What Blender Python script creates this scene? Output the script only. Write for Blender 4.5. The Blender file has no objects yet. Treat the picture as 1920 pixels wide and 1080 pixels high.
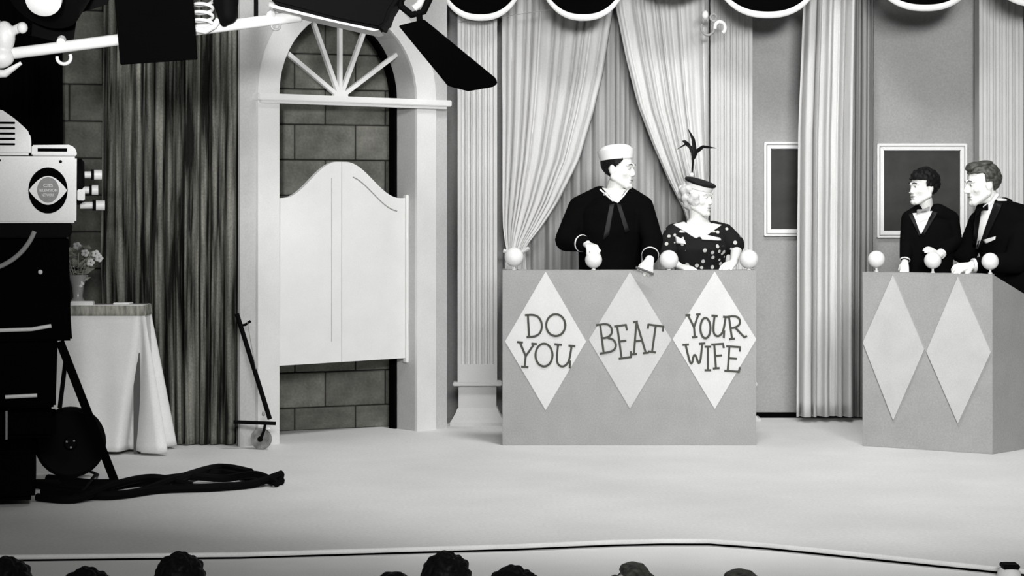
import bpy, bmesh, math, random
from mathutils import Vector, Matrix, noise
from mathutils.bvhtree import BVHTree
random.seed(7)
S = bpy.context.scene
COL = S.collection
R = math.radians
PI = math.pi

# ------------------------------------------------------------------ camera
F = 4000.0          # focal length in pixels of the 1920 frame
CH = 1.47           # eye height above the stage boards
HY = 375.0          # horizon row
cam_d = bpy.data.cameras.new('camera'); cam = bpy.data.objects.new('camera', cam_d); COL.objects.link(cam)
cam.location = (0, 0, CH); cam.rotation_euler = (R(90), 0, 0)
cam_d.sensor_width = 36; cam_d.lens = 36 * F / 1920; cam_d.shift_y = -(540 - HY) / 1920
cam_d.clip_end = 200
S.camera = cam

# ------------------------------------------------------------------ world, lights, exposure
w = bpy.data.worlds.new('world'); S.world = w; w.use_nodes = True
w.node_tree.nodes['Background'].inputs[0].default_value = (1, 1, 0.97, 1)
w.node_tree.nodes['Background'].inputs[1].default_value = 0.05
S.view_settings.view_transform = 'Standard'; S.view_settings.look = 'None'
S.view_settings.gamma = 1; S.view_settings.use_curve_mapping = False
S.view_settings.exposure = 0.0

def spot(name, loc, target, power, size, blend, radius):
    l = bpy.data.lights.new(name, 'SPOT'); l.energy = power; l.spot_size = R(size); l.spot_blend = blend
    l.shadow_soft_size = radius
    o = bpy.data.objects.new(name, l); COL.objects.link(o); o.location = loc
    o.rotation_euler = (Vector(target) - Vector(loc)).to_track_quat('-Z', 'Y').to_euler()
    return o
def area(name, loc, target, power, sx, sy, spread):
    l = bpy.data.lights.new(name, 'AREA'); l.energy = power; l.shape = 'RECTANGLE'; l.size = sx; l.size_y = sy; l.spread = R(spread)
    o = bpy.data.objects.new(name, l); COL.objects.link(o); o.location = loc
    o.rotation_euler = (Vector(target) - Vector(loc)).to_track_quat('-Z', 'Y').to_euler()
    return o
area('stage_key_light', (1.2, -0.5, 4.2), (0.95, 13.6, 1.8), 118, 3.6, 1.4, 51)
spot('upper_left_fill', (-0.5, -0.6, 2.3), (-1.75, 13.0, 2.6), 5200, 15.5, 1.0, 0.25)  # added fill beside the viewpoint, brightens the arch and upper curtain
spot('stage_side_light', (3.2, 3.4, 4.6), (3.5, 14.2, 1.9), 1480, 52, 0.9, 0.6)
spot('stage_top_light', (1.2, 10.5, 5.8), (1.5, 12.2, 0.0), 800, 79, 0.45, 0.6)

# ------------------------------------------------------------------ helpers
def P(px, py, d): return Vector(((px - 960) * d / F, d, CH - (py - HY) * d / F))
def X(px, d): return (px - 960) * d / F
def Z(py, d): return CH - (py - HY) * d / F
def fd(py): return F * CH / (py - HY)
WM = {}

class MB:
    def __init__(s): s.v = []; s.f = []
    def add(s, vs, fs):
        o = len(s.v); s.v += [Vector(q) for q in vs]; s.f += [[i + o for i in f] for f in fs]; return s
    def box(s, a, b, M=None):
        x0, y0, z0 = a; x1, y1, z1 = b
        vs = [Vector(q) for q in ((x0,y0,z0),(x1,y0,z0),(x1,y1,z0),(x0,y1,z0),(x0,y0,z1),(x1,y0,z1),(x1,y1,z1),(x0,y1,z1))]
        if M is not None: vs = [M @ q for q in vs]
        return s.add(vs, [(3,2,1,0),(4,5,6,7),(0,1,5,4),(1,2,6,5),(2,3,7,6),(3,0,4,7)])
    def prism(s, poly, t0, t1, O, U, W, N):
        # polygon (u, w) lifted to O + uU + wW, extruded along N from t0 to t1
        n = len(poly)
        vs = [O + U * a + W * b + N * t0 for a, b in poly] + [O + U * a + W * b + N * t1 for a, b in poly]
        fs = [list(range(n))[::-1], list(range(n, 2 * n))] + [(i, (i + 1) % n, n + (i + 1) % n, n + i) for i in range(n)]
        return s.add(vs, fs)
    def loft(s, rings):
        n = len(rings[0]); vs = [q for r in rings for q in r]; fs = []
        for k in range(len(rings) - 1):
            for i in range(n):
                j = (i + 1) % n; fs.append((k*n+i, k*n+j, (k+1)*n+j, (k+1)*n+i))
        fs.append(list(range(n))[::-1]); fs.append([(len(rings)-1)*n + i for i in range(n)])
        return s.add(vs, fs)
    def tube(s, pts, r, n=8, flat=1.0):
        pts = [Vector(q) for q in pts]; m = len(pts)
        rr = r if isinstance(r, (list, tuple)) else [r] * m
        t0 = (pts[1] - pts[0]).normalized()
        a = t0.orthogonal().normalized(); rings = []
        for k in range(m):
            t = (pts[min(k+1, m-1)] - pts[max(k-1, 0)]).normalized()
            a = (a - t * a.dot(t)).normalized(); b = t.cross(a)
            rings.append([pts[k] + (a * math.cos(2*PI*i/n) + b * math.sin(2*PI*i/n) * flat) * rr[k] for i in range(n)])
        return s.loft(rings)
    def lathe(s, prof, C, axis=(0,0,1), n=24):
        q = Vector((0,0,1)).rotation_difference(Vector(axis).normalized()).to_matrix(); C = Vector(C)
        return s.loft([[C + q @ Vector((r*math.cos(2*PI*i/n), r*math.sin(2*PI*i/n), h)) for i in range(n)] for r, h in prof])
    def ell(s, c, r, M=None, nu=18, nv=11):
        if not isinstance(r, (tuple, list)): r = (r, r, r)
        rings = []
        for k in range(nv + 1):
            t = 0.03 + (PI - 0.06) * k / nv
            rings.append([Vector((r[0]*math.sin(t)*math.cos(2*PI*i/nu), r[1]*math.sin(t)*math.sin(2*PI*i/nu), -r[2]*math.cos(t))) for i in range(nu)])
        c = Vector(c)
        rings = [[(M @ (q + c)) if M is not None else q + c for q in rg] for rg in rings]
        return s.loft(rings)
    def cap(s, a, b, ra, rb, M=None, n=12):
        a = Vector(a); b = Vector(b); t = (b - a).normalized(); o = t.orthogonal().normalized(); e = t.cross(o); rings = []
        for th in (-85, -50, -20, 0):
            c = a + t * ra * math.sin(R(th)); rr = ra * math.cos(R(th)); rings.append([c + (o*math.cos(2*PI*i/n) + e*math.sin(2*PI*i/n))*rr for i in range(n)])
        for th in (0, 20, 50, 85):
            c = b + t * rb * math.sin(R(th)); rr = rb * math.cos(R(th)); rings.append([c + (o*math.cos(2*PI*i/n) + e*math.sin(2*PI*i/n))*rr for i in range(n)])
        if M is not None: rings = [[M @ q for q in rg] for rg in rings]
        return s.loft(rings)
    def chain(s, pts, rad, n=14):
        for k in range(len(pts) - 1): s.cap(pts[k], pts[k+1], rad[k], rad[k+1], n=n)
        return s
    def grid(s, rows):
        n = len(rows[0]); vs = [q for r in rows for q in r]
        return s.add(vs, [(k*n+i, k*n+i+1, (k+1)*n+i+1, (k+1)*n+i) for k in range(len(rows)-1) for i in range(n-1)])
    def build(s, name, mat, parent=None, smooth=True, bev=0, seg=2, solid=0, ang=38, off=0):
        me = bpy.data.meshes.new(name)
        if parent is not None: M = WM[parent.name]
        else:
            xs = [q.x for q in s.v]; ys = [q.y for q in s.v]; zs = [q.z for q in s.v]
            M = Matrix.Translation(((min(xs)+max(xs))/2, (min(ys)+max(ys))/2, min(zs)))
        I = M.inverted()
        me.from_pydata([I @ q for q in s.v], [], s.f)
        bm = bmesh.new(); bm.from_mesh(me)
        bmesh.ops.recalc_face_normals(bm, faces=bm.faces)
        if bev:
            bmesh.ops.bevel(bm, geom=[e for e in bm.edges if len(e.link_faces) == 2 and e.calc_face_angle(0) > 0.5], offset=bev, segments=seg, affect='EDGES', clamp_overlap=True)
        bm.to_mesh(me); bm.free()
        if smooth: me.shade_smooth(); me.set_sharp_from_angle(angle=R(ang))
        me.materials.append(mat)
        o = bpy.data.objects.new(name, me); COL.objects.link(o)
        if parent is not None: o.parent = parent; WM[o.name] = M
        else: o.matrix_world = M; WM[o.name] = M
        if solid:
            md = o.modifiers.new('thickness', 'SOLIDIFY'); md.thickness = solid; md.offset = off
        return o
    def bvh(s): return BVHTree.FromPolygons([tuple(q) for q in s.v], s.f)

def remesh(mb, voxel, it=4, fac=0.5):
    me = bpy.data.meshes.new('tmp'); me.from_pydata([tuple(q) for q in mb.v], [], mb.f)
    bm = bmesh.new(); bm.from_mesh(me); bmesh.ops.recalc_face_normals(bm, faces=bm.faces); bm.to_mesh(me); bm.free()
    o = bpy.data.objects.new('tmp', me); COL.objects.link(o)
    a = o.modifiers.new('r', 'REMESH'); a.mode = 'VOXEL'; a.voxel_size = voxel
    if it:
        b = o.modifiers.new('s', 'SMOOTH'); b.factor = fac; b.iterations = it
    dg = bpy.context.evaluated_depsgraph_get()
    e = o.evaluated_get(dg); m2 = e.to_mesh()
    r = MB(); r.v = [q.co.copy() for q in m2.vertices]; r.f = [list(p.vertices) for p in m2.polygons]
    e.to_mesh_clear(); bpy.data.objects.remove(o); bpy.data.meshes.remove(me)
    return r

def tag(o, label, cat=None, group=None, kind=None):
    if label: o['label'] = label
    if cat: o['category'] = cat
    if group: o['group'] = group
    if kind: o['kind'] = kind
    return o
def thing(name, label, cat, loc=(0,0,0), rz=0, group=None):
    o = bpy.data.objects.new(name, None); COL.objects.link(o); o.empty_display_size = 0.1
    M = Matrix.Translation(loc) @ Matrix.Rotation(rz, 4, 'Z'); o.matrix_world = M; WM[o.name] = M
    return tag(o, label, cat, group)
def struct(o, label): return tag(o, label, kind='structure')

MATS = {}
def mat(name, g, rough=0.7, var=0.06, scale=6, stretch=(1,1,1), tint=(1,1,0.985), metal=0, bump=0, bscale=150, spec=0.25, fine=0.05, rnd=0):
    if name in MATS: return MATS[name]
    m = bpy.data.materials.new(name); m.use_nodes = True; nt = m.node_tree; b = nt.nodes['Principled BSDF']
    b.inputs['Roughness'].default_value = rough; b.inputs['Metallic'].default_value = metal
    b.inputs['Specular IOR Level'].default_value = spec
    tc = nt.nodes.new('ShaderNodeTexCoord'); mp = nt.nodes.new('ShaderNodeMapping'); mp.inputs['Scale'].default_value = stretch
    nt.links.new(tc.outputs['Object'], mp.inputs[0])
    n1 = nt.nodes.new('ShaderNodeTexNoise'); n1.inputs['Scale'].default_value = scale; n1.inputs['Detail'].default_value = 4
    nt.links.new(mp.outputs[0], n1.inputs['Vector'])
    n2 = nt.nodes.new('ShaderNodeTexNoise'); n2.inputs['Scale'].default_value = bscale; n2.inputs['Detail'].default_value = 2
    nt.links.new(tc.outputs['Object'], n2.inputs['Vector'])
    mr = nt.nodes.new('ShaderNodeMapRange'); mr.inputs[1].default_value = 0.3; mr.inputs[2].default_value = 0.7
    mr.inputs[3].default_value = g * (1 - var); mr.inputs[4].default_value = g * (1 + var)
    nt.links.new(n1.outputs[0], mr.inputs[0])
    mf = nt.nodes.new('ShaderNodeMapRange'); mf.inputs[1].default_value = 0.3; mf.inputs[2].default_value = 0.7
    mf.inputs[3].default_value = 1 - fine; mf.inputs[4].default_value = 1 + fine
    nt.links.new(n2.outputs[0], mf.inputs[0])
    mu = nt.nodes.new('ShaderNodeMath'); mu.operation = 'MULTIPLY'
    nt.links.new(mr.outputs[0], mu.inputs[0]); nt.links.new(mf.outputs[0], mu.inputs[1]); last = mu
    if rnd:
        oi = nt.nodes.new('ShaderNodeObjectInfo'); m3 = nt.nodes.new('ShaderNodeMapRange')
        m3.inputs[3].default_value = 1 - rnd; m3.inputs[4].default_value = 1 + rnd
        nt.links.new(oi.outputs['Random'], m3.inputs[0])
        mu2 = nt.nodes.new('ShaderNodeMath'); mu2.operation = 'MULTIPLY'
        nt.links.new(last.outputs[0], mu2.inputs[0]); nt.links.new(m3.outputs[0], mu2.inputs[1]); last = mu2
    cc = nt.nodes.new('ShaderNodeCombineColor')
    for i in range(3):
        q = nt.nodes.new('ShaderNodeMath'); q.operation = 'MULTIPLY'; q.inputs[1].default_value = tint[i]
        nt.links.new(last.outputs[0], q.inputs[0]); nt.links.new(q.outputs[0], cc.inputs[i])
    nt.links.new(cc.outputs[0], b.inputs['Base Color'])
    if bump:
        bp = nt.nodes.new('ShaderNodeBump'); bp.inputs['Strength'].default_value = bump; bp.inputs['Distance'].default_value = 0.004
        nt.links.new(n2.outputs[0], bp.inputs['Height']); nt.links.new(bp.outputs[0], b.inputs['Normal'])
    MATS[name] = m; return m

DT = (1, 1, 0.88)
M_floor = mat('stage_floor_paint', 0.70, 0.65, 0.07, 1.3, fine=0.06, bscale=60)
M_fascia = mat('stage_fascia_paint', 0.82, 0.8, 0.05, 2, fine=0.06)
M_nose = mat('stage_edge_trim', 0.75, 0.6)
M_aud = mat('auditorium_carpet', 0.03, 0.9)
M_brick = mat('grey_block', 0.13, 0.9, 0.25, 9, tint=DT, bump=0.5, bscale=60, fine=0.15, rnd=0.2)
M_mortar = mat('dark_mortar', 0.02, 0.95, tint=DT)
M_set = mat('set_wall_grey', 0.31, 0.85, 0.05, 5, fine=0.08, bscale=90)
M_flat = mat('flat_paint_grey', 0.46, 0.8, 0.05, 5, fine=0.06, bscale=90)
M_casing = mat('casing_paint', 0.66, 0.75, 0.04, 5, fine=0.05)
M_white = mat('white_paint', 0.72, 0.6, 0.03, 6, fine=0.03)
M_pil = mat('pilaster_paint', 0.52, 0.7, 0.04, 5, fine=0.05)
M_black = mat('flat_black', 0.002, 0.95, spec=0.0)
M_bmetal = mat('black_metal', 0.003, 0.7, spec=0.04)
M_bdrape = mat('black_drape', 0.002, 0.95, spec=0.0)
M_gmetal = mat('grey_metal', 0.28, 0.45, spec=0.5)
M_pmetal = mat('pale_metal', 0.72, 0.45, spec=0.5)
M_dcurt = mat('dark_curtain', 0.125, 0.9, 0.9, 6, stretch=(4,4,0.22), tint=DT, fine=0.2, bscale=80, spec=0.1)
for n_ in M_dcurt.node_tree.nodes:
    if n_.type == 'MAP_RANGE' and n_.inputs[4].default_value < 0.9: n_.inputs[1].default_value = 0.40; n_.inputs[2].default_value = 0.64
M_drape = mat('pale_drape', 0.59, 0.85, 0.06, 7, stretch=(5,5,0.3), fine=0.05, spec=0.1)
M_inner = mat('grey_inner_curtain', 0.35, 0.85, 0.12, 7, stretch=(5,5,0.3), fine=0.06, spec=0.1)
M_side = mat('grey_side_curtain', 0.28, 0.85, 0.1, 7, stretch=(5,5,0.3), fine=0.06, spec=0.1)
M_desk = mat('desk_paint_grey', 0.31, 0.8, 0.05, 7, fine=0.08, bscale=110)
M_dia = mat('diamond_white', 0.60, 0.7, 0.03, 7, fine=0.04)
M_dia2 = mat('diamond_cream', 0.50, 0.7, 0.04, 7, fine=0.05)
M_dia3 = mat('diamond_pale_grey', 0.48, 0.7, 0.05, 7, fine=0.06)
M_ink = mat('letter_ink', 0.06, 0.8, tint=DT)
M_globe = mat('globe_white', 0.74, 0.35, 0.02, spec=0.4)
M_cloth = mat('table_cloth_white', 0.84, 0.8, 0.04, 5, spec=0.1)
M_fringe = mat('fringe_grey', 0.30, 0.9, 0.5, 60, stretch=(1,1,0.2), tint=DT)
M_wood = mat('brown_wood', 0.1, 0.6)
M_skin = mat('skin', 0.74, 0.55, 0.03, 12, spec=0.3, tint=(1,1,0.97))
M_skin2 = mat('dummy_skin', 0.72, 0.4, 0.03, 12, spec=0.4, tint=(1,1,0.97))
M_navy = mat('black_wool', 0.003, 0.95, 0.2, spec=0.02)
M_tux = mat('tuxedo_black', 0.003, 0.9, 0.2, spec=0.03)
M_lapel = mat('satin_lapel', 0.006, 0.5, spec=0.12)
M_shirt = mat('white_shirt', 0.80, 0.7, 0.02)
M_dhair = mat('black_hair', 0.005, 0.6, 0.4, 60, spec=0.15, bump=0.4, bscale=120)
M_bhair = mat('brown_hair', 0.055, 0.5, 0.6, 40, stretch=(1,1,3), spec=0.4, tint=DT, bump=0.5, bscale=120)
M_blond = mat('blond_hair', 0.60, 0.6, 0.25, 40, bump=0.6, bscale=90)
M_feather = mat('black_feather', 0.003, 0.7)
M_feat = mat('face_ink', 0.03, 0.6)
M_lip = mat('lip', 0.2, 0.5)
M_greystrap = mat('grey_tie', 0.012, 0.6)
M_pic = mat('picture_canvas', 0.016, 0.5, 0.45, 7, tint=DT, fine=0.15)
M_frame = mat('frame_paint', 0.72, 0.6, 0.03)
M_camb = mat('camera_grey', 0.78, 0.5, 0.03, spec=0.35)
M_iris = mat('emblem_grey', 0.22, 0.5)
M_trim = mat('valance_trim', 0.80, 0.7)
M_leaf = mat('pale_leaf', 0.30, 0.6, 0.5, 20, tint=DT)
M_petal = mat('pale_petal', 0.7, 0.6)
M_glass = mat('grey_glass', 0.3, 0.2, spec=0.6)
M_seat = mat('seat_velvet', 0.01, 0.9)
M_rubber = mat('pale_rubber', 0.2, 0.6, 0.4, 30)

def polka():
    m = mat('polka_dot_cloth', 0.012, 0.85, 0.2, spec=0.1); nt = m.node_tree; b = nt.nodes['Principled BSDF']
    src = b.inputs['Base Color'].links[0].from_socket
    tc = nt.nodes.new('ShaderNodeTexCoord'); vo = nt.nodes.new('ShaderNodeTexVoronoi'); vo.inputs['Scale'].default_value = 22
    vo.inputs['Randomness'].default_value = 0.75
    nt.links.new(tc.outputs['Object'], vo.inputs['Vector'])
    lt = nt.nodes.new('ShaderNodeMath'); lt.operation = 'LESS_THAN'; lt.inputs[1].default_value = 0.27
    nt.links.new(vo.outputs['Distance'], lt.inputs[0])
    mx = nt.nodes.new('ShaderNodeMix'); mx.data_type = 'RGBA'; mx.inputs[7].default_value = (0.5, 0.5, 0.48, 1)
    nt.links.new(lt.outputs[0], mx.inputs[0]); nt.links.new(src, mx.inputs[6]); nt.links.new(mx.outputs[2], b.inputs['Base Color'])
    return m
M_polka = polka()

UX, UY, UZ = Vector((1,0,0)), Vector((0,1,0)), Vector((0,0,1))

# ------------------------------------------------------------------ stage, auditorium
edge_px = [(-900,1052), (-400,1046), (0,1041), (450,1036), (960,1021), (1150,1013), (1240,1011), (1330,1011), (1440,1019), (1900,1066), (2250,1096)]
edge = [Vector((X(px, fd(py)), fd(py), 0)) for px, py in edge_px]
poly = [(q.x, q.y) for q in edge] + [(6.2, 18.5), (-6.2, 18.5)]
struct(MB().prism(poly, -0.018, 0, Vector(), UX, UY, UZ).build('floor', M_floor, smooth=False), 'pale grey painted stage floor')
apron = MB().box((-6.2, 8.1, -1.05), (6.2, 10.2, -0.03)).build('floor', M_fascia, smooth=False); struct(apron, 'pale step just below the stage edge')
poly2 = [(q.x, q.y + 0.02) for q in edge] + [(6.2, 18.4), (-6.2, 18.4)]
struct(MB().prism(poly2, -0.03, -0.018, Vector(), UX, UY, UZ).build('wall_front', M_black, smooth=False), 'thin riser below the stage edge, blackened as a shadow gap')  # black colour stands in for the shadow gap under the nosing
struct(MB().tube([q + Vector((0, 0.004, -0.008)) for q in edge], 0.010, 10).build('trim_1', M_nose), 'thin pale nosing along the stage edge')
struct(MB().box((-6.2, -3, -1.15), (6.2, 9.6, -1.05)).build('floor', M_aud, smooth=False), 'dark auditorium floor below the stage')
cp = P(1892, 1060, 8.44)
t = thing('corner_post', 'short pale post with dark cap at the stage corner', 'post', (cp.x, cp.y, -0.03))
MB().lathe([(0.05, -0.03), (0.045, 0.0), (0.036, cp.z - 0.01)], (cp.x, cp.y, 0), n=18).build('post', M_white, t)
MB().box((cp.x - 0.03, cp.y - 0.04, cp.z - 0.01), (cp.x + 0.035, cp.y + 0.04, cp.z + 0.008)).build('cap', M_bmetal, t, bev=0.004)

# block wall far behind the set
bo = Vector((X(155, 13.05), 13.05, 0)); bdir = Vector((X(630, 13.7) - bo.x, 0.65, 0)).normalized(); bn = Vector((bdir.y, -bdir.x, 0))
BW, BH = 0.41, 0.226; s0 = -1.3; z0 = -0.082; ang = math.atan2(bdir.y, bdir.x)
s_end = (X(835, 13.9) - bo.x)/bdir.x; nb = int((s_end - s0)/BW) + 1
wb = MB().prism([(s0, 0), (s_end, 0), (s_end, 4.2), (s0, 4.2)], -0.08, -0.012, bo, bdir, UZ, bn).build('wall_back', M_mortar, smooth=False)
struct(wb, 'dark grey block wall behind the archway and curtain')
Iw = WM[wb.name].inverted(); sdoor = (Vector((X(552, 13.6), 13.6, 0)) - bo).dot(bdir)
brick_me = {}
def brick_mesh(wd):
    if wd in brick_me: return brick_me[wd]
    q = MB().box((0.004, -0.0, 0.004), (wd - 0.004, 0.04, BH - 0.004)); me = bpy.data.meshes.new('brick'); me.from_pydata([tuple(v) for v in q.v], [], q.f)
    b2 = bmesh.new(); b2.from_mesh(me); bmesh.ops.recalc_face_normals(b2, faces=b2.faces); bmesh.ops.bevel(b2, geom=list(b2.edges), offset=0.005, segments=1, affect='EDGES'); b2.to_mesh(me); b2.free()
    me.materials.append(M_brick); brick_me[wd] = me; return me
for k in range(18):
    st_ = s0 + ((sdoor - s0) % BW) - BW + (BW/2 if k % 2 else 0)
    while st_ < s_end - 0.02:
        a0, a1 = max(st_, s0), min(st_ + BW, s_end); wd = round(a1 - a0, 3)
        if wd > 0.03:
            p = bo + bdir*a0 + UZ*(z0 + k*BH); sz = 1.0
            if k == 0: p.z = 0.0; sz = (z0 + BH)/BH
            o = bpy.data.objects.new('brick', brick_mesh(wd)); COL.objects.link(o); o.parent = wb
            o.matrix_local = Iw @ Matrix.Translation(p + bn*0.006*math.sin(k*3.1 + a0*9)*0.4) @ Matrix.Rotation(ang, 4, 'Z') @ Matrix.Diagonal((1, 1, sz, 1))
        st_ += BW

# grey set wall on the right behind everything
DW = 14.42
struct(MB().box((X(838, DW), DW, 0), (X(2250, DW), DW + 0.08, 4.4)).build('wall_right', M_set, smooth=False), 'mid grey set wall behind the curtains and pictures')
struct(MB().box((X(1412, DW), DW - 0.02, 0), (X(2250, DW), DW, 0.035)).build('baseboard_shadow_right', M_black, smooth=False), 'base strip of the grey set wall, blackened as its shadow band')  # black strip paints the shadow band along the wall base

# ------------------------------------------------------------------ scenery flat with arched doorway
FL = Vector((X(450, 12.7), 12.7, 0)); FR = Vector((X(838, 13.74), 13.74, 0))
fu = (FR - FL).normalized(); fn = Vector((fu.y, -fu.x, 0)); FW = (FR - FL).length
def s_at(px, t=0.0):
    # position along the flat where the sight line of column px meets the plane t behind its face
    k = (px - 960) / F; o = FL - fn * t
    return (k * o.y - o.x) / (fu.x - k * fu.y)
sa, sb = s_at(520), s_at(778); sc_ = (sa + sb) / 2; rad = (sb - sa) / 2
spring = Z(180, 13.2)
arch = [(sa, 0), (sa, spring)] + [(sc_ - rad*math.cos(PI*i/24), spring + rad*math.sin(PI*i/24)) for i in range(1, 24)] + [(sb, spring), (sb, 0)]
flat_o = thing('arch_flat', 'grey scenery flat with arched fanlight doorway and saloon doors', 'scenery flat', FL)
outline = [(0, 0)] + arch + [(FW, 0), (FW, 3.4), (0, 3.4)]
MB().prism(outline, -0.02, 0, FL, fu, UZ, fn).build('panel', M_flat, flat_o, smooth=False)
# casing raised round the opening
co = 0.155
cas = arch + [(sb + co, 0), (sb + co, spring)] + [(sc_ + (rad+co)*math.cos(PI*i/24), spring + (rad+co)*math.sin(PI*i/24)) for i in range(1, 24)] + [(sa - co, spring), (sa - co, 0)]
MB().prism(cas, 0.0, 0.022, FL, fu, UZ, fn).build('casing', M_casing, flat_o, smooth=False)
# thickness of the opening (reveal)
def reveal(t0, t1, mname, name, gro=0.0):
    inn = arch; out = [(a + (0.02 if a > sc_ else -0.02) * (1 if b <= spring else abs(a-sc_)/rad), b + (0.02*(b-spring)/rad if b > spring else 0)) for a, b in arch]
    inn = [(sc_ + (a-sc_)*(1-gro), b if b <= spring else spring + (b-spring)*(1-gro)) for a, b in arch]
    m = MB(); n = len(arch)
    for i in range(n - 1):
        q = [inn[i], inn[i+1], out[i+1], out[i]]
        m.prism(q, -t1, -t0, FL, fu, UZ, fn)
    return m.build(name, mname, flat_o, smooth=False)
reveal(0.02, 0.185, M_flat, 'jamb')
reveal(0.19, 0.25, M_black, 'backing_strip', 0.03)
# sill / transom shelf and fan
TS = 0.085
s1, s2 = s_at(474), s_at(836)
MB().prism([(s1, spring - 0.045), (s2, spring - 0.045), (s2, spring - 0.005), (s1, spring - 0.005)], -0.10, 0.065, FL, fu, UZ, fn).build('transom_shelf', M_white, flat_o, bev=0.006)
MB().prism([(s1 + 0.03, spring - 0.062), (s2 - 0.03, spring - 0.062), (s2 - 0.03, spring - 0.045), (s1 + 0.03, spring - 0.045)], 0.02, 0.05, FL, fu, UZ, fn).build('moulding', M_casing, flat_o, bev=0.003)
hub = (sc_, spring - 0.005)
MB().prism([(sc_ + 0.055*math.cos(PI*i/10), hub[1] + 0.05*math.sin(PI*i/10)) for i in range(11)], -TS-0.012, -TS+0.016, FL, fu, UZ, fn).build('fan_hub', M_white, flat_o, smooth=False)
for a in (147, 114, 90, 66, 33):
    ca, sna = math.cos(R(a)), math.sin(R(a)); wv = 0.013
    q = [(hub[0] - sna*wv, hub[1] + ca*wv), (hub[0] + sna*wv, hub[1] - ca*wv), (hub[0] + ca*rad + sna*wv, hub[1] + sna*rad - ca*wv), (hub[0] + ca*rad - sna*wv, hub[1] + sna*rad + ca*wv)]
    MB().prism(q, -TS-0.012, -TS+0.012, FL, fu, UZ, fn).build('fan_spoke', M_white, flat_o, smooth=False)
# saloon doors
dl, dr, dm = s_at(519, TS), s_at(757, TS), s_at(638, TS)
zb, ze, zp = 0.462, 1.482, 1.708
def prof(u):   # u 0 at jamb, 1 at the meeting edge
    return ze + (zp - ze) * (0.5 - 0.5*math.cos(PI*min(1, max(0, (u - 0.08)/0.86))))
for side in (0, 1):
    a, b = (dl, dm - 0.002) if side == 0 else (dm + 0.002, dr)
    d = thing('saloon_door', ['pale swing saloon door leaf nearer the dark curtain', 'pale swing saloon door leaf hinged beside the fluted pilaster'][side], 'door', FL - fn*TS + fu*((a+b)/2) + UZ*zb, group='saloon doors in the arch')
    N = 26
    top = []
    for i in range(N + 1):
        s = a + (b - a)*i/N; u = (s - a)/(b - a); u = u if side == 0 else 1 - u
        top.append((s, prof(u)))
    MB().prism([(a, zb), (b, zb)] + top[::-1], -TS-0.014, -TS+0.014, FL, fu, UZ, fn).build('leaf', M_white, d, smooth=False)
    # panel bead
    if side == 0:
        pts = [(b - 0.075, zb + 0.13), (b - 0.075, zp - 0.10)]
    else:
        pts = [(a + 0.085 + (b - a - 0.15)*i/14, prof(1 - (0.085 + (b-a-0.15)*i/14)/(b-a)) - 0.085) for i in range(15)]
    MB().tube([FL + fu*q[0] + UZ*q[1] + fn*(-TS+0.013) for q in pts], 0.0045, 6).build('bead', M_gmetal if side else M_flat, d)
    hx = a - 0.012 if side == 0 else b + 0.016
    for zz in (zb + 0.18, ze - 0.22):
        MB().tube([FL + fu*hx - fn*(TS-0.012) + UZ*(zz-0.05), FL + fu*hx - fn*(TS-0.012) + UZ*(zz+0.05)], 0.012, 8).build('hinge', M_pmetal, d)
    if side == 1:
        MB().prism([(b + 0.004, zb - 0.03), (b + 0.036, zb - 0.03), (b + 0.036, ze + 0.02), (b + 0.004, ze + 0.02)], -TS-0.014, -TS+0.02, FL, fu, UZ, fn).build('hinge_post', M_white, d, bev=0.004)

# ------------------------------------------------------------------ pilasters
def pilaster(px0, px1, d, label, z_end, base=True):
    x0, x1 = X(px0, d), X(px1, d); W = x1 - x0; cx = (x0 + x1)/2
    t = thing('fluted_pilaster', label, 'pilaster', (cx, d, 0), group='fluted pilasters')
    nfl = 6; pr = [(x0, 0.14), (x0, 0)]; m = 0.018; fw = (W - 2*m)/nfl
    for i in range(nfl):
        c = x0 + m + fw*(i + 0.5)
        for k in range(9):
            th = PI * k/8; pr.append((c - fw*0.38*math.cos(th), 0.016*math.sin(th)))
    pr += [(x1, 0), (x1, 0.14)]
    MB().prism(pr, z_end, 4.2, Vector((0, d, 0)), UX, UY, UZ).build('shaft', M_pil, t, ang=30)
    zl = Z(716, d)
    MB().box((x0, d, zl), (x1, d + 0.14, z_end)).build('shaft_foot', M_pil, t, smooth=False)
    MB().box((x0 - 0.03, d - 0.04, zl - 0.025), (x1 + 0.03, d + 0.14, zl)).build('ledge', M_pil, t, bev=0.005)
    zk = Z(765, d)
    MB().box((x0 + 0.005, d, zk), (x1 - 0.005, d + 0.14, zl - 0.025)).build('pedestal', M_pil, t, smooth=False)
    rings = []
    for q, e in ((zk, 0.0), (zk - 0.03, 0.012), (zk - 0.07, 0.035), (0.02, 0.05), (0.0, 0.05)):
        rings.append([Vector((x0 - e, d - e, q)), Vector((x1 + e, d - e, q)), Vector((x1 + e, d + 0.14, q)), Vector((x0 - e, d + 0.14, q))])
    MB().loft(rings).build('base', M_pil, t, smooth=False)
    return t
pilaster(858, 932, 13.92, 'fluted pilaster with flared base between archway and lettered desk', Z(683, 13.92))
pilaster(1332, 1411, 14.22, 'fluted pilaster behind the woman with the feathered hat', Z(683, 14.22))
pilaster(1836, 1918, 14.22, 'fluted pilaster behind the man in the dark suit', Z(683, 14.22))

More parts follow.
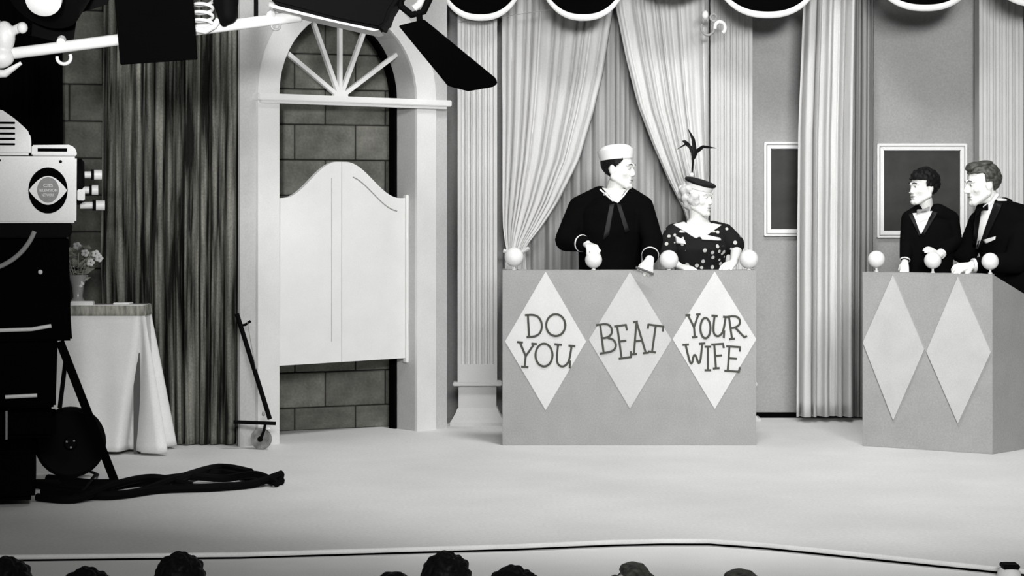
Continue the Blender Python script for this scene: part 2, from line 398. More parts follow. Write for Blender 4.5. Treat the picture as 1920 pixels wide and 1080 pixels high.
# ------------------------------------------------------------------ curtains
def curtain(name, label, cat, ctrl, d, nf, amp, m, rows=40, cols=None, seed=1, group=None, creases=0.35):
    rnd = random.Random(seed); cols = cols or nf*10
    ph = [rnd.uniform(0, 6.28) for _ in range(6)]
    amps = [rnd.uniform(0.45, 1.0) for _ in range(nf + 3)]
    def fold(u):
        q = u*nf + 0.22*math.sin(2*PI*u*1.7 + ph[0]) + 0.16*math.sin(2*PI*u*4.3 + ph[1])
        k = max(0, min(nf + 2, int(q + 1)))
        return amps[k]*(math.sin(2*PI*q) + creases*math.sin(4*PI*q + ph[2]))
    def ev(py):
        for i in range(len(ctrl) - 1):
            a, b = ctrl[i], ctrl[i+1]
            if py <= b[0] or i == len(ctrl) - 2:
                f = (py - a[0])/(b[0] - a[0]); f = f*f*(3-2*f) if len(a) > 3 else f
                return a[1] + (b[1]-a[1])*f, a[2] + (b[2]-a[2])*f
    y0, y1 = ctrl[0][0], ctrl[-1][0]; g = []
    w0 = max(c[2]-c[1] for c in ctrl)
    for r in range(rows + 1):
        py = y0 + (y1 - y0)*r/rows; L, Rr = ev(py); row = []
        sq = (Rr - L)/w0
        for c in range(cols + 1):
            u = c/cols; p = P(L + (Rr - L)*u, py, d)
            p.y += amp*fold(u)*(0.55 + 0.45*sq) + 0.01*noise.noise((u*6, py*0.01, seed))
            p.z = max(p.z, 0.006)
            row.append(p)
        g.append(row)
    o = MB().grid(g).build(name, m, solid=0.006, ang=80)
    return tag(o, label, cat, group)
tag(MB().tube([P(915, -95, 14.3), P(1345, -95, 14.3)], 0.018, 10).build('curtain_rod', M_gmetal), 'grey rod above the window drapes', 'curtain rod')
curtain('inner_curtain', 'grey inner curtain hanging behind the sailor and woman', 'curtain', [(-95, 944, 1326), (778, 944, 1326)], 14.34, 17, 0.03, M_inner, rows=6, seed=3)
curtain('tied_drape', 'pale drape tied back towards the pilaster by the archway', 'drape',
        [(-95,941,1150), (20,941,1149), (140,941,1130), (210,942,1113), (300,942,1086), (380,942,1046), (425,943,1016), (455,947,992), (468,950,984), (482,949,986), (560,944,992), (776,942,998)], 14.2, 11, 0.028, M_drape, rows=70, seed=5, group='tied window drapes')
curtain('tied_drape', 'pale drape tied back behind the woman with feathered hat', 'drape',
        [(-95,1154,1329), (10,1154,1329), (110,1174,1329), (200,1197,1329), (270,1224,1329), (340,1255,1329), (390,1281,1329), (420,1291,1327), (440,1293,1326), (470,1288,1328), (776,1276,1329)], 14.18, 10, 0.026, M_drape, rows=70, seed=8, group='tied window drapes')
tag(MB().tube([P(944, 470, 14.11), P(960, 476, 14.10), P(978, 473, 14.10), P(990, 466, 14.15)], 0.014, 8).build('tieback', M_drape), 'pale tieback round the drape by the archway', 'tieback')
tag(MB().tube([P(1289, 428, 14.13), P(1303, 435, 14.08), P(1318, 434, 14.08), P(1328, 427, 14.13)], 0.014, 8).build('tieback', M_drape), 'pale tieback round the drape behind the woman', 'tieback')
curtain('side_drape', 'pale drape hanging between the two framed pictures', 'drape', [(-60,1508,1605), (250,1496,1600), (500,1494,1598), (781,1493,1598)], 14.12, 5, 0.05, M_drape, rows=30, seed=12, cols=90, creases=0.2)
curtain('side_drape', 'narrow grey drape beside the pale drape and desk', 'drape', [(-60,1590,1637), (781,1584,1634)], 14.26, 4, 0.035, M_side, rows=8, seed=14, cols=60)
curtain('stage_curtain', 'tall dark streaked curtain left of the archway flat', 'curtain', [(-60,196,456), (500,190,452), (838,200,449)], 12.80, 12, 0.055, M_dcurt, rows=40, seed=21, cols=160)
curtain('black_leg_drape', 'black masking drape behind the television camera', 'drape', [(-60,-330,118), (838,-330,120)], 12.74, 14, 0.02, M_bdrape, rows=6, seed=22)

# ------------------------------------------------------------------ framed pictures
def picture(x0, x1, y0, y1, label):
    d = DW - 0.035; a = P(x0, y1, d); b = P(x1, y0, d); fw = 0.047
    t = thing('framed_picture', label, 'picture', (a.x, DW, a.z), group='framed pictures')
    MB().box((a.x + fw*0.6, DW - 0.014, a.z + fw*0.6), (b.x - fw*0.6, DW - 0.006, b.z - fw*0.6)).build('canvas', M_pic, t, smooth=False)
    for q in ([(a.x, a.z), (b.x, a.z), (b.x - fw, a.z + fw), (a.x + fw, a.z + fw)], [(a.x, b.z), (b.x, b.z), (b.x - fw, b.z - fw), (a.x + fw, b.z - fw)],
              [(a.x, a.z), (a.x, b.z), (a.x + fw, b.z - fw), (a.x + fw, a.z + fw)], [(b.x, a.z), (b.x, b.z), (b.x - fw, b.z - fw), (b.x - fw, a.z + fw)]):
        MB().prism(q, 0, 0.03, Vector((0, DW, 0)), UX, UZ, -UY).build('frame_rail', M_frame, t, bev=0.004)
    e = 0.018
    for p0, p1 in (((a.x+e, a.z+e), (b.x-e, a.z+e)), ((b.x-e, a.z+e), (b.x-e, b.z-e)), ((b.x-e, b.z-e), (a.x+e, b.z-e)), ((a.x+e, b.z-e), (a.x+e, a.z+e))):
        MB().tube([(p0[0], DW-0.031, p0[1]), (p1[0], DW-0.031, p1[1])], 0.0035, 6).build('bead', M_set, t)
picture(1433, 1530, 266, 443, 'dark picture in pale frame partly behind the pale drape')
picture(1645, 1814, 269, 446, 'dark picture in pale frame behind the small tuxedoed dummy')

# ------------------------------------------------------------------ valance
val = thing('swag_valance', 'black scalloped valance with white trim above the drapes', 'valance', P(1300, -60, 13.9))
MB().box(P(760, -75, 13.90), P(2150, -130, 13.84)).build('header', M_bdrape, val, smooth=False)
for x0, x1, yb in ((818, 985, 30), (1008, 1178, 30), (1185, 1350, -18), (1335, 1540, 25), (1632, 1830, 12), (1850, 2040, 5)):
    rows = []; tr = []; d0 = 13.85
    for v in range(9):
        row = []
        for i in range(33):
            u = -1 + i/16; px = (x0+x1)/2 + u*(x1-x0)/2; py = -80 + (yb + 80)*(v/8)*math.sqrt(max(0, 1-abs(u)**2.3))
            p = P(px, py, d0); p.y -= 0.05*math.sin(PI*0.5*v/8)*(1-u*u) + 0.012*math.sin(v*1.7 + u)
            row.append(p)
        rows.append(row)
    sw = MB().grid(rows).build('swag', M_bdrape, val, solid=0.008, ang=80)
    b = rows[-1]; inner = []; outer = []
    for i, p in enumerate(b):
        u = -1 + i/16; q = p + Vector((0.012*u, -0.008, -0.034*math.sqrt(max(0, 1-abs(u)**3)) - 0.003)); inner.append(p + Vector((0, -0.008, 0.004))); outer.append(q)
    MB().grid([inner, outer]).build('trim', M_trim, sw, solid=0.02, ang=80)
tag(MB().tube([P(860, 41, 13.9), P(945, 31, 13.9), P(1032, 18, 13.9), P(1050, -70, 13.65)], 0.003, 6).build('wire', M_gmetal), 'thin wire strung below the black swags', 'wire')
# scroll ornament hanging in front of the pilaster
orn = thing('hanging_ornament', 'small pale scrolled ornament hanging above the feathered hat', 'ornament', P(1328, 68, 13.95))
MB().tube([P(1322, -110, 13.95), P(1324, 20, 13.95), P(1327, 40, 13.95)], 0.007, 8).build('cord', M_gmetal, orn)
MB().ell(P(1322, 28, 13.95), (0.022, 0.02, 0.03)).build('knob', M_white, orn)
def ring(c, r, tr, a0, a1, m, par, name):
    MB().tube([c + Vector((r*math.cos(R(a0 + (a1-a0)*i/16)), 0, r*1.15*math.sin(R(a0 + (a1-a0)*i/16)))) for i in range(17)], tr, 8).build(name, m, par)
ring(P(1327, 52, 13.95), 0.042, 0.008, 150, 390, M_gmetal, orn, 'scroll')
ring(P(1350, 52, 13.95), 0.034, 0.012, -60, 190, M_white, orn, 'scroll')
ring(P(1338, 33, 13.95), 0.02, 0.008, 0, 300, M_gmetal, orn, 'scroll')
tag(MB().tube([P(1328, 68, 13.95), P(1329, 330, 14.1)], 0.004, 6).build('pull_cord', M_gmetal), 'thin grey cord hanging below the scrolled ornament', 'cord')

# ------------------------------------------------------------------ desks
GL = {'D': [[(.1,0),(.1,1)], [(-.05,1),(.5,1),(.85,.85),(1,.5),(.85,.15),(.5,0),(-.02,0)]],
      'O': ['o'],
      'Y': [[(.5,0),(.5,.45)], [(.05,1),(.5,.45),(.95,1)], [(-.1,1),(.2,1)], [(.8,1),(1.08,1)], [(.32,0),(.7,0)]],
      'U': [[(.1,1),(.1,.4),(.18,.12),(.42,0),(.65,.06),(.85,.3),(.9,1)], [(-.08,1),(.28,1)], [(.75,1),(1.08,1)], [(.9,.3),(.92,0)]],
      'B': [[(.15,0),(.15,1)], [(-.05,1),(.6,1),(.85,.85),(.8,.62),(.5,.52),(.15,.52)], [(.5,.52),(.9,.42),(1,.2),(.75,.02),(-.05,0)]],
      'E': [[(.15,0),(.15,1)], [(-.05,1),(.9,1),(.92,.85)], [(.15,.52),(.7,.52)], [(-.05,0),(.95,0),(1,.16)]],
      'A': [[(.08,0),(.5,1),(.92,0)], [(.25,.4),(.76,.4)], [(-.08,0),(.25,0)], [(.75,0),(1.08,0)], [(.3,1),(.55,1)]],
      'T': [[(.5,0),(.5,1)], [(0,.86),(0,1),(1,1),(1.02,.84)], [(.28,0),(.72,0)]],
      'R': [[(.15,0),(.15,1)], [(-.05,1),(.55,1),(.82,.85),(.8,.6),(.5,.48),(.15,.48)], [(.45,.48),(.95,0),(1.1,.03)], [(0,0),(.3,0)]],
      'W': [[(.05,1),(.27,0),(.5,.72),(.72,0),(.95,1)], [(-.08,1),(.2,1)], [(.8,1),(1.08,1)]],
      'I': [[(.5,0),(.5,1)], [(0,1),(1,1)], [(0,0),(1,0)]],
      'F': [[(.2,0),(.2,1)], [(0,1),(.92,1),(.95,.84)], [(.2,.52),(.72,.52)], [(0,0),(.45,0)]]}
def letter(ch, x0, x1, y0, y1, rot, O, parent, d, yfront):
    cx, cy = (x0+x1)/2, (y0+y1)/2; wpx, hpx = x1-x0, y1-y0; m = MB(); hw = 0.0062; seg_n = 0
    st = []
    for q in GL[ch]:
        st.append([(0.5 + 0.5*math.cos(2*PI*i/22), 0.5 + 0.5*math.sin(2*PI*i/22)) for i in range(23)] if q == 'o' else q)
    ca, sa_ = math.cos(R(rot)), math.sin(R(rot))
    for q in st:
        if len(q) > 4 and q[0] != q[-1]:   # round the bowls a little
            for _ in range(2):
                nq = [q[0]]
                for i in range(len(q)-1):
                    a, b = q[i], q[i+1]; nq += [(a[0]*.75+b[0]*.25, a[1]*.75+b[1]*.25), (a[0]*.25+b[0]*.75, a[1]*.25+b[1]*.75)]
                q = nq + [q[-1]]
        pts = []
        for a, b in q:
            dx = (a-0.5)*wpx; dy = (b-0.5)*hpx; pts.append(P(cx + dx*ca - dy*sa_, cy - (dx*sa_ + dy*ca), d))
        for a, b in zip(pts[:-1], pts[1:]):
            t = (b - a)
            if t.length < 1e-5: continue
            t.normalize(); n = Vector((-t.z, 0, t.x)); a2 = a - t*hw*0.6; b2 = b + t*hw*0.6; vs = []
            seg_n += 1
            for yy in (yfront - 0.003 - 0.00005*seg_n, yfront + 0.001):
                for q2 in (a2 + n*hw, a2 - n*hw, b2 - n*hw, b2 + n*hw): vs.append(Vector((q2.x, yy, q2.z)))
            m.add(vs, [(0,1,2,3), (7,6,5,4), (0,4,5,1), (1,5,6,2), (2,6,7,3), (3,7,4,0)])
    return m.build('letter', M_ink, parent, smooth=False)

def globe_lamp(px, py, d, ztop, label, rpx=18):
    c = P(px, py, d); r = rpx*d/F
    t = thing('globe_light', label, 'globe light', (c.x, c.y, ztop), group='white globe lights along the desks')
    MB().ell(c, r, nu=28, nv=18).build('globe', M_globe, t, ang=80)
    MB().lathe([(0.013, 0), (0.013, 0.006), (0.007, 0.01), (0.007, c.z - r - ztop + 0.012), (0.012, c.z - r - ztop + 0.012), (0.012, c.z - r - ztop + 0.02)], (c.x, c.y, ztop), n=14).build('stem', M_pmetal, t)

D1 = 12.78; zt1 = Z(507, D1)
dx0, dx1 = X(942, D1), X(1418, D1)
desk1 = thing('quiz_desk', 'grey quiz desk with three lettered diamonds before the sailor', 'desk', ((dx0+dx1)/2, D1, 0))
MB().box((dx0, D1, 0), (dx1, D1 + 0.025, zt1)).build('front_panel', M_desk, desk1, bev=0.002)
for xa in (dx0, dx1 - 0.025): MB().box((xa, D1 + 0.025, 0), (xa + 0.025, D1 + 0.30, zt1)).build('side_panel', M_desk, desk1, smooth=False)
MB().box((dx0 + 0.025, D1 + 0.025, zt1 - 0.025), (dx1 - 0.025, D1 + 0.15, zt1)).build('ledge', M_desk, desk1, smooth=False)
dias = []
for cx, l, r, tp, bt, my, m_ in ((1023, 947, 1099, 509, 769, 640, M_dia), (1181, 1104, 1259, 510, 766, 637, M_dia2), (1340, 1261, 1418, 509, 767, 636, M_dia)):
    q = [P(cx, tp, D1), P(r, my, D1), P(cx, bt, D1), P(l, my, D1)]
    dias.append(MB().prism([(v.x, v.z) for v in q], 0, 0.005, Vector((0, D1, 0)), UX, UZ, -UY).build('diamond', m_, desk1, smooth=False))
yf = D1 - 0.005
for k, ch, x0, x1, y0, y1, rot in ((0,'D',988,1017,590,631,3), (0,'O',1024,1060,589,630,0), (0,'Y',971,1001,643,688,-6), (0,'O',1004,1036,644,687,0), (0,'U',1041,1073,647,688,-6),
        (1,'B',1124,1154,607,661,7), (1,'E',1158,1180,610,671,8), (1,'A',1183,1210,603,663,6), (1,'T',1212,1240,610,660,-8),
        (2,'Y',1290,1312,590,632,4), (2,'O',1313,1332,596,634,0), (2,'U',1335,1361,593,631,-6), (2,'R',1365,1394,592,634,8),
        (2,'W',1285,1320,645,690,4), (2,'I',1322,1332,650,694,0), (2,'F',1336,1359,645,690,4), (2,'E',1362,1388,650,696,-4)):
    letter(ch, x0, x1, y0, y1, rot, None, dias[k], D1, yf)
globe_lamp(964, 482, 12.86, zt1, 'white globe light nearest the tied drape on the lettered desk')
globe_lamp(1113, 487, 12.86, zt1, 'white globe light under the sailor hand', 16)
globe_lamp(1254, 487, 12.86, zt1, 'white globe light between the sailor and the woman')
globe_lamp(1404, 486, 12.86, zt1, 'white globe light at the woman side end of lettered desk')

A2 = Vector((X(1617, 12.75), 12.75, 0)); B2 = Vector((X(1861, 12.33), 12.33, 0)); u2 = (B2 - A2).normalized(); L2 = (B2 - A2).length
n2 = Vector((u2.y, -u2.x, 0)); w2 = Vector((0.69, 0.72, 0)).normalized(); zt2 = 1.04
desk2 = thing('quiz_desk', 'grey angled desk with two plain diamonds before the tuxedoed man', 'desk', (A2 + B2)/2)
MB().prism([(0, 0), (L2, 0), (L2, zt2), (0, zt2)], -0.025, 0, A2, u2, UZ, n2).build('front_panel', M_desk, desk2, bev=0.002)
nw = Vector((w2.y, -w2.x, 0))
MB().prism([(0.0, 0), (0.6, 0), (0.6, zt2 - 0.21), (0.0, zt2)], -0.025, 0, B2, w2, UZ, nw).build('side_panel', M_desk, desk2, smooth=False)
MB().prism([(0.03, 0), (0.5, 0), (0.5, zt2 - 0.18), (0.03, zt2)], 0, 0.025, A2, -n2, UZ, u2).build('side_panel', M_desk, desk2, smooth=False)
MB().prism([(0.0, 0.025), (L2 - 0.03, 0.025), (L2 - 0.03, 0.12), (0.0, 0.12)], zt2 - 0.025, zt2, A2, u2, -n2, UZ).build('ledge', M_desk, desk2, smooth=False)
def on2(px, py):
    k = (px-960)/F; s = (k*A2.y - A2.x)/(u2.x - k*u2.y); d = A2.y + u2.y*s; return (s, Z(py, d))
for pts in ([(1675,516),(1734,655),(1676,788),(1619,642)], [(1797,519),(1859,660),(1797,794),(1738,659)]):
    MB().prism([on2(*q) for q in pts], 0, 0.012, A2, u2, UZ, n2).build('diamond', M_dia3, desk2, smooth=False)
for px, py, lb in ((1635,486,'white globe light at the drape end of the angled desk'), (1741,488,'white globe light in front of the small dummy'), (1849,490,'white globe light in front of the tuxedoed man')):
    s, _ = on2(px, 500); q = A2 + u2*s - n2*0.07
    globe_lamp(960 + q.x*F/q.y, py, q.y, zt2, lb, 16)

# ------------------------------------------------------------------ people
def frame(pos, fwd, up=(0,0,1), roll=0):
    f = Vector(fwd).normalized(); u = Vector(up); r = f.cross(u).normalized(); u = r.cross(f).normalized()
    M = Matrix(((r.x, f.x, u.x, pos[0]), (r.y, f.y, u.y, pos[1]), (r.z, f.z, u.z, pos[2]), (0,0,0,1)))
    return M @ Matrix.Rotation(roll, 4, 'Y')
def add_head(m, M, s=1.0, jaw=1.0, nose=1.0):
    M = M @ Matrix.Scale(s, 4)
    m.ell((0, -0.012, 0.04), (0.076, 0.096, 0.086), M)
    m.ell((0, 0.02, -0.02), (0.066*jaw, 0.074, 0.08), M)
    m.ell((0, 0.035, -0.072), (0.052*jaw, 0.052, 0.042), M)
    m.ell((0, 0.075, -0.102), (0.024*jaw, 0.02, 0.02), M)
    for sx in (-1, 1):
        m.cap((sx*0.062*jaw, -0.005, -0.05), (sx*0.022*jaw, 0.068, -0.1), 0.022, 0.02, M)
        m.ell((sx*0.042, 0.055, -0.024), (0.022, 0.022, 0.022), M)
        m.ell((sx*0.077, -0.012, -0.005), (0.012, 0.022, 0.034), M)
        m.ell((sx*0.012, 0.099, -0.034), (0.009*nose, 0.010, 0.008), M)
        m.cap((sx*0.014, 0.088, 0.026), (sx*0.045, 0.074, 0.026), 0.012, 0.010, M)
    m.cap((0, 0.086, 0.022), (0, 0.108*nose + 0.002, -0.028), 0.009, 0.0125*nose, M)
    m.cap((-0.02, 0.083, -0.057), (0.02, 0.083, -0.057), 0.009, 0.009, M)
    m.cap((-0.018, 0.083, -0.072), (0.018, 0.083, -0.072), 0.009, 0.009, M)
def both(*ms):
    q = MB()
    for m in ms: q.add(m.v, m.f)
    return q.bvh()
def add_face(M, s, parent, brow=M_dhair, lip=M_lip):
    M = M @ Matrix.Scale(s, 4)
    for sx in (-1, 1):
        e = MB().ell((sx*0.032, 0.079, 0.007), (0.013, 0.009, 0.007), M).build('eye', M_shirt, parent)
        MB().ell((sx*0.032, 0.0855, 0.007), (0.0055, 0.004, 0.006), M).build('iris', M_feat, e)
        MB().tube([M @ Vector(q) for q in ((sx*0.016, 0.0995, 0.028), (sx*0.032, 0.096, 0.034), (sx*0.05, 0.083, 0.028))], 0.0032*s, 6).build('eyebrow', brow, parent)
    MB().tube([M @ Vector(q) for q in ((-0.026, 0.083, -0.063), (-0.012, 0.0925, -0.064), (0, 0.094, -0.065), (0.012, 0.0925, -0.064), (0.026, 0.083, -0.063))], 0.0035*s, 6).build('mouth', lip, parent)
def add_hand(m, wrist, direc, dorsal, side, curl=(20, 25, 15), s=1.0, spread=5):
    y = Vector(direc).normalized(); z = Vector(dorsal); z = (z - y*z.dot(y)).normalized(); x = y.cross(z)
    M = Matrix(((x.x,y.x,z.x,wrist[0]),(x.y,y.y,z.y,wrist[1]),(x.z,y.z,z.z,wrist[2]),(0,0,0,1))) @ Matrix.Scale(s, 4)
    m.ell((0, 0.045, 0), (0.036, 0.05, 0.014), M)
    ln = (0.07, 0.078, 0.073, 0.056)
    for i in range(4):
        fx = side*(0.031 - 0.0205*i); p = Vector((fx, 0.086 - 0.004*abs(i-1), 0))
        m.cap((fx*0.5, 0.005, 0), p, 0.015, 0.012, M)
        a = 0; rr = 0.0105; yaw = R(spread)*(1.5 - i)*side
        for k, fr in enumerate((0.45, 0.30, 0.25)):
            a += R(curl[k]); dv = Vector((math.sin(yaw)*math.cos(a), math.cos(yaw)*math.cos(a), -math.sin(a)))
            q = p + dv*ln[i]*fr; m.cap(p, q, rr, rr*0.9, M); p = q; rr *= 0.9
    m.cap((side*0.02, 0.02, -0.004), (side*0.045, 0.052, -0.014), 0.015, 0.012, M)
    m.cap((side*0.045, 0.052, -0.014), (side*0.052, 0.085, -0.026), 0.0115, 0.0095, M)
def ringE(c, rx, ry, yaw=0, n=28, p=2.3):
    out = []
    for i in range(n):
        a = 2*PI*i/n; ca, sa_ = math.cos(a), math.sin(a)
        x = rx*abs(ca)**(2/p)*(1 if ca >= 0 else -1); y = ry*abs(sa_)**(2/p)*(1 if sa_ >= 0 else -1)
        out.append(Vector(c) + Vector((x*math.cos(yaw) - y*math.sin(yaw), x*math.sin(yaw) + y*math.cos(yaw), 0)))
    return out
def torso(m, spec, yaw, g=0.0):
    m.loft([ringE(c, rx + g, ry + g, yaw) for c, rx, ry in spec])
def lin(a, b, f): return Vector(a) + (Vector(b) - Vector(a))*f
def hair_shell(M, s, keep, grow=1.07, c=(0,-0.012,0.04), r=(0.076,0.096,0.086), rough=0.004, seed=0, voxel=None):
    m = MB(); nu, nv = 96, 72; M = M @ Matrix.Scale(s, 4)
    vs = []; 
    for k in range(nv + 1):
        t = 0.02 + (PI - 0.04)*k/nv
        for i in range(nu):
            a = 2*PI*i/nu; dirv = Vector((math.sin(t)*math.cos(a), math.sin(t)*math.sin(a), -math.cos(t)))
            q = Vector((dirv.x*r[0], dirv.y*r[1], dirv.z*r[2]))*grow + Vector(c)
            q += dirv*rough*noise.noise(Vector((q.x*45, q.y*45, q.z*45)) + Vector((seed,0,0)))
            vs.append(q)
    fs = []
    for k in range(nv):
        for i in range(nu):
            f = (k*nu+i, k*nu+(i+1)%nu, (k+1)*nu+(i+1)%nu, (k+1)*nu+i)
            cc = sum((vs[j] for j in f), Vector())/4
            if keep(cc): fs.append(f)
    used = sorted({j for f in fs for j in f}); mp = {j: n for n, j in enumerate(used)}
    m.add([M @ vs[j] for j in used], [[mp[j] for j in f] for f in fs])
    return m
def decal(bv, corners, n, off, mat_, name, parent, thick=0.004, nm=None):
    A, B, C, D = corners; nm = nm or n; rows = []
    o = Vector((0, 0, CH))
    for j in range(nm + 1):
        row = []
        for i in range(n + 1):
            u, v = i/n, j/nm
            px = (A[0]*(1-u)+B[0]*u)*(1-v) + (D[0]*(1-u)+C[0]*u)*v; py = (A[1]*(1-u)+B[1]*u)*(1-v) + (D[1]*(1-u)+C[1]*u)*v
            dv = (P(px, py, 12) - o).normalized(); h = bv.ray_cast(o, dv)
            if h[0] is None: h = bv.find_nearest(P(px, py, 13.05))
            row.append(h[0] - dv*off)
        rows.append(row)
    for _ in range(2):   # relax depth a little so cloth spans small dips
        rows2 = [[q.copy() for q in r] for r in rows]
        for j in range(1, nm):
            for i in range(1, n): rows2[j][i].y = (rows[j][i].y*2 + rows[j-1][i].y + rows[j+1][i].y + rows[j][i-1].y + rows[j][i+1].y)/6
        rows = rows2
    return MB().grid(rows).build(name, mat_, parent, solid=thick, ang=80)
def strip(bv, pts, r, off, mat_, name, parent, n=6):
    o = Vector((0, 0, CH)); out = []
    for a, b in zip(pts[:-1], pts[1:]):
        for k in range(n):
            px = a[0] + (b[0]-a[0])*k/n; py = a[1] + (b[1]-a[1])*k/n
            dv = (P(px, py, 12) - o).normalized(); h = bv.ray_cast(o, dv)
            if h[0] is None: h = bv.find_nearest(P(px, py, 13.05))
            out.append(h[0] - dv*off)
    return MB().tube(out, r, 6).build(name, mat_, parent)
def legs_into(m, hip, foot_l, foot_r, g=0.0, rs=(0.085, 0.06, 0.045)):
    for sx, ft in ((-1, foot_l), (1, foot_r)):
        h = Vector(hip) + Vector((sx*0.09, 0, 0)); k = lin(h, ft, 0.48) + Vector((0, -0.02, 0)); a = Vector(ft) + Vector((0, 0, 0.08))
        m.chain([h, k, a], [rs[0]+g, rs[1]+g, rs[2]+g])
def shoe(ft, fwd, parent, m_=M_bmetal, s=1.0):
    f = Vector(fwd).normalized(); ft = Vector(ft)
    q = MB(); q.cap(ft + Vector((0,0,0.045*s)) - f*0.05*s, ft + Vector((0,0,0.036*s)) + f*0.15*s, 0.042*s, 0.034*s)
    q.v = [Vector((v.x, v.y, max(v.z, ft.z + 0.002))) for v in q.v]
    q.build('shoe', m_, parent)

# ---- sailor -------------------------------------------------------------
D = 13.22
base = Vector((X(1148, D), D, 0))
sailor = thing('person', 'person in dark sailor uniform and white cap leaning on lettered desk', 'person', base)
yaw = R(12)
th = R(24); hM = frame(P(1160, 317, D - 0.05), (math.cos(th), -math.sin(th), -0.06), (0.04, 0, 1))
spec = [((X(1143,D), D, 0.86), 0.165, 0.115), ((X(1143,D), D, 1.0), 0.175, 0.12), ((X(1144,D), D, 1.14), 0.18, 0.125), ((X(1146,D), D-0.02, 1.28), 0.195, 0.125), ((X(1148,D), D-0.03, 1.40), 0.185, 0.115), ((X(1149,D), D-0.03, 1.475), 0.12, 0.085), ((X(1150,D), D-0.03, 1.52), 0.06, 0.06)]
shR, elR, wrR = P(1088, 390, D-0.02), P(1062, 450, D-0.10), P(1100, 458, 12.95)
shL, elL, wrL = P(1203, 388, D-0.03), P(1223, 450, D-0.12), P(1218, 488, 12.86)
b = MB(); torso(b, spec, yaw)
add_head(b, hM, 1.0, jaw=1.05, nose=0.9)
b.chain([P(1152, 372, D-0.02), P(1156, 345, D-0.05)], [0.062, 0.056])
b.chain([shR, elR, wrR], [0.05, 0.042, 0.028]); b.chain([shL, elL, wrL], [0.05, 0.042, 0.028])
add_hand(b, wrR, P(1112, 463, 12.86) - wrR, (0.1, -0.2, 1), -1, curl=(42, 38, 25), spread=8)
add_hand(b, wrL, P(1211, 500, 12.77) - wrL, (-0.15, -0.5, 0.85), 1, curl=(50, 35, 25), spread=7)
fl_, fr_ = base + Vector((-0.1, 0.02, 0)), base + Vector((0.1, 0.0, 0))
legs_into(b, base + Vector((0, 0, 0.88)), fl_, fr_)
bd = remesh(b, 0.0045, 4); bd.build('body', M_skin, sailor, ang=80)
add_face(hM, 1.0, sailor)
c = MB(); torso(c, [(q, a + 0.018, e + 0.018) for q, a, e in spec[:-1]] + [((X(1150,D), D-0.03, 1.50), 0.085, 0.078)], yaw)
c.chain([shR, elR, lin(elR, wrR, 0.86)], [0.078, 0.072, 0.05]); c.chain([shL, elL, lin(elL, wrL, 0.82)], [0.075, 0.068, 0.05])
c.chain([P(1125, 366, D-0.02), shR], [0.06, 0.078]); c.chain([P(1176, 366, D-0.03), shL], [0.06, 0.075])
jm = remesh(c, 0.008, 5); jumper = jm.build('jumper', M_navy, sailor, ang=80); jb = both(jm, bd)
tr_ = MB(); legs_into(tr_, base + Vector((0, 0, 0.9)), fl_, fr_, 0.02, (0.1, 0.075, 0.09)); tr_.v = [Vector((q.x, q.y, max(q.z, 0.03))) for q in tr_.v]
remesh(tr_, 0.012, 3).build('trousers', M_navy, sailor, ang=80)
shoe(fl_, (0, -1, 0), sailor); shoe(fr_, (0, -1, 0), sailor)
decal(jb, [(1129,352), (1176,354), (1157,379), (1153,379)], 8, 0.003, M_skin, 'neckline', sailor, 0.003)
strip(jb, [(1125,355), (1135,364), (1153,380)], 0.0055, 0.006, M_shirt, 'collar_stripe', sailor)
strip(jb, [(1157,380), (1170,366), (1180,352)], 0.0055, 0.006, M_shirt, 'collar_stripe', sailor)
decal(jb, [(1143,384), (1152,382), (1142,440), (1130,450)], 6, 0.006, M_greystrap, 'neckerchief', sailor, 0.006)
decal(jb, [(1156,382), (1164,384), (1180,432), (1172,436)], 6, 0.006, M_greystrap, 'neckerchief', sailor, 0.006)
for wr, el, f in ((wrR, elR, 0.76), (wrL, elL, 0.73)):
    a = lin(el, wr, f); t_ = (wr - el).normalized()
    MB().tube([a - t_*0.004, a + t_*0.006], 0.053, 20).build('cuff_stripe', M_shirt, sailor)
hair_shell(hM, 1.0, lambda q: q.z > -0.055 and q.y < min(0.048, 0.048 - (0.055 - q.z)*0.95) and not (abs(q.x) > 0.06 and q.z < 0.005 and q.y > -0.045), 1.06).build('hair', M_dhair, sailor, solid=0.01, ang=80)
cM = hM @ Matrix.Translation((0, -0.02, 0.067)) @ Matrix.Rotation(R(9), 4, 'X')
capo = MB(); capo.loft([[cM @ Vector((r*0.88*math.cos(2*PI*i/36), r*1.06*math.sin(2*PI*i/36), h)) for i in range(36)] for r, h in ((0.09, -0.005), (0.094, 0.0), (0.101, 0.052), (0.096, 0.054), (0.094, 0.058), (0.085, 0.07), (0.062, 0.08), (0.03, 0.085), (0.005, 0.086))])
cp_o = capo.build('sailor_cap', M_shirt, sailor, ang=50)
MB().loft([[cM @ Vector((r*0.88*math.cos(2*PI*i/36), r*1.06*math.sin(2*PI*i/36), h)) for i in range(36)] for r, h in ((0.093, -0.008), (0.107, 0.05), (0.111, 0.05), (0.098, -0.01))]).build('cap_brim', M_shirt, cp_o, ang=50)
# thin dark stick across the drooping hand
MB().tube([P(1192, 501, 12.735), P(1226, 514, 12.725)], 0.007, 8).build('stick', M_wood)
tag(bpy.data.objects['stick'], 'small dark stick at the sailor lowered hand', 'stick')

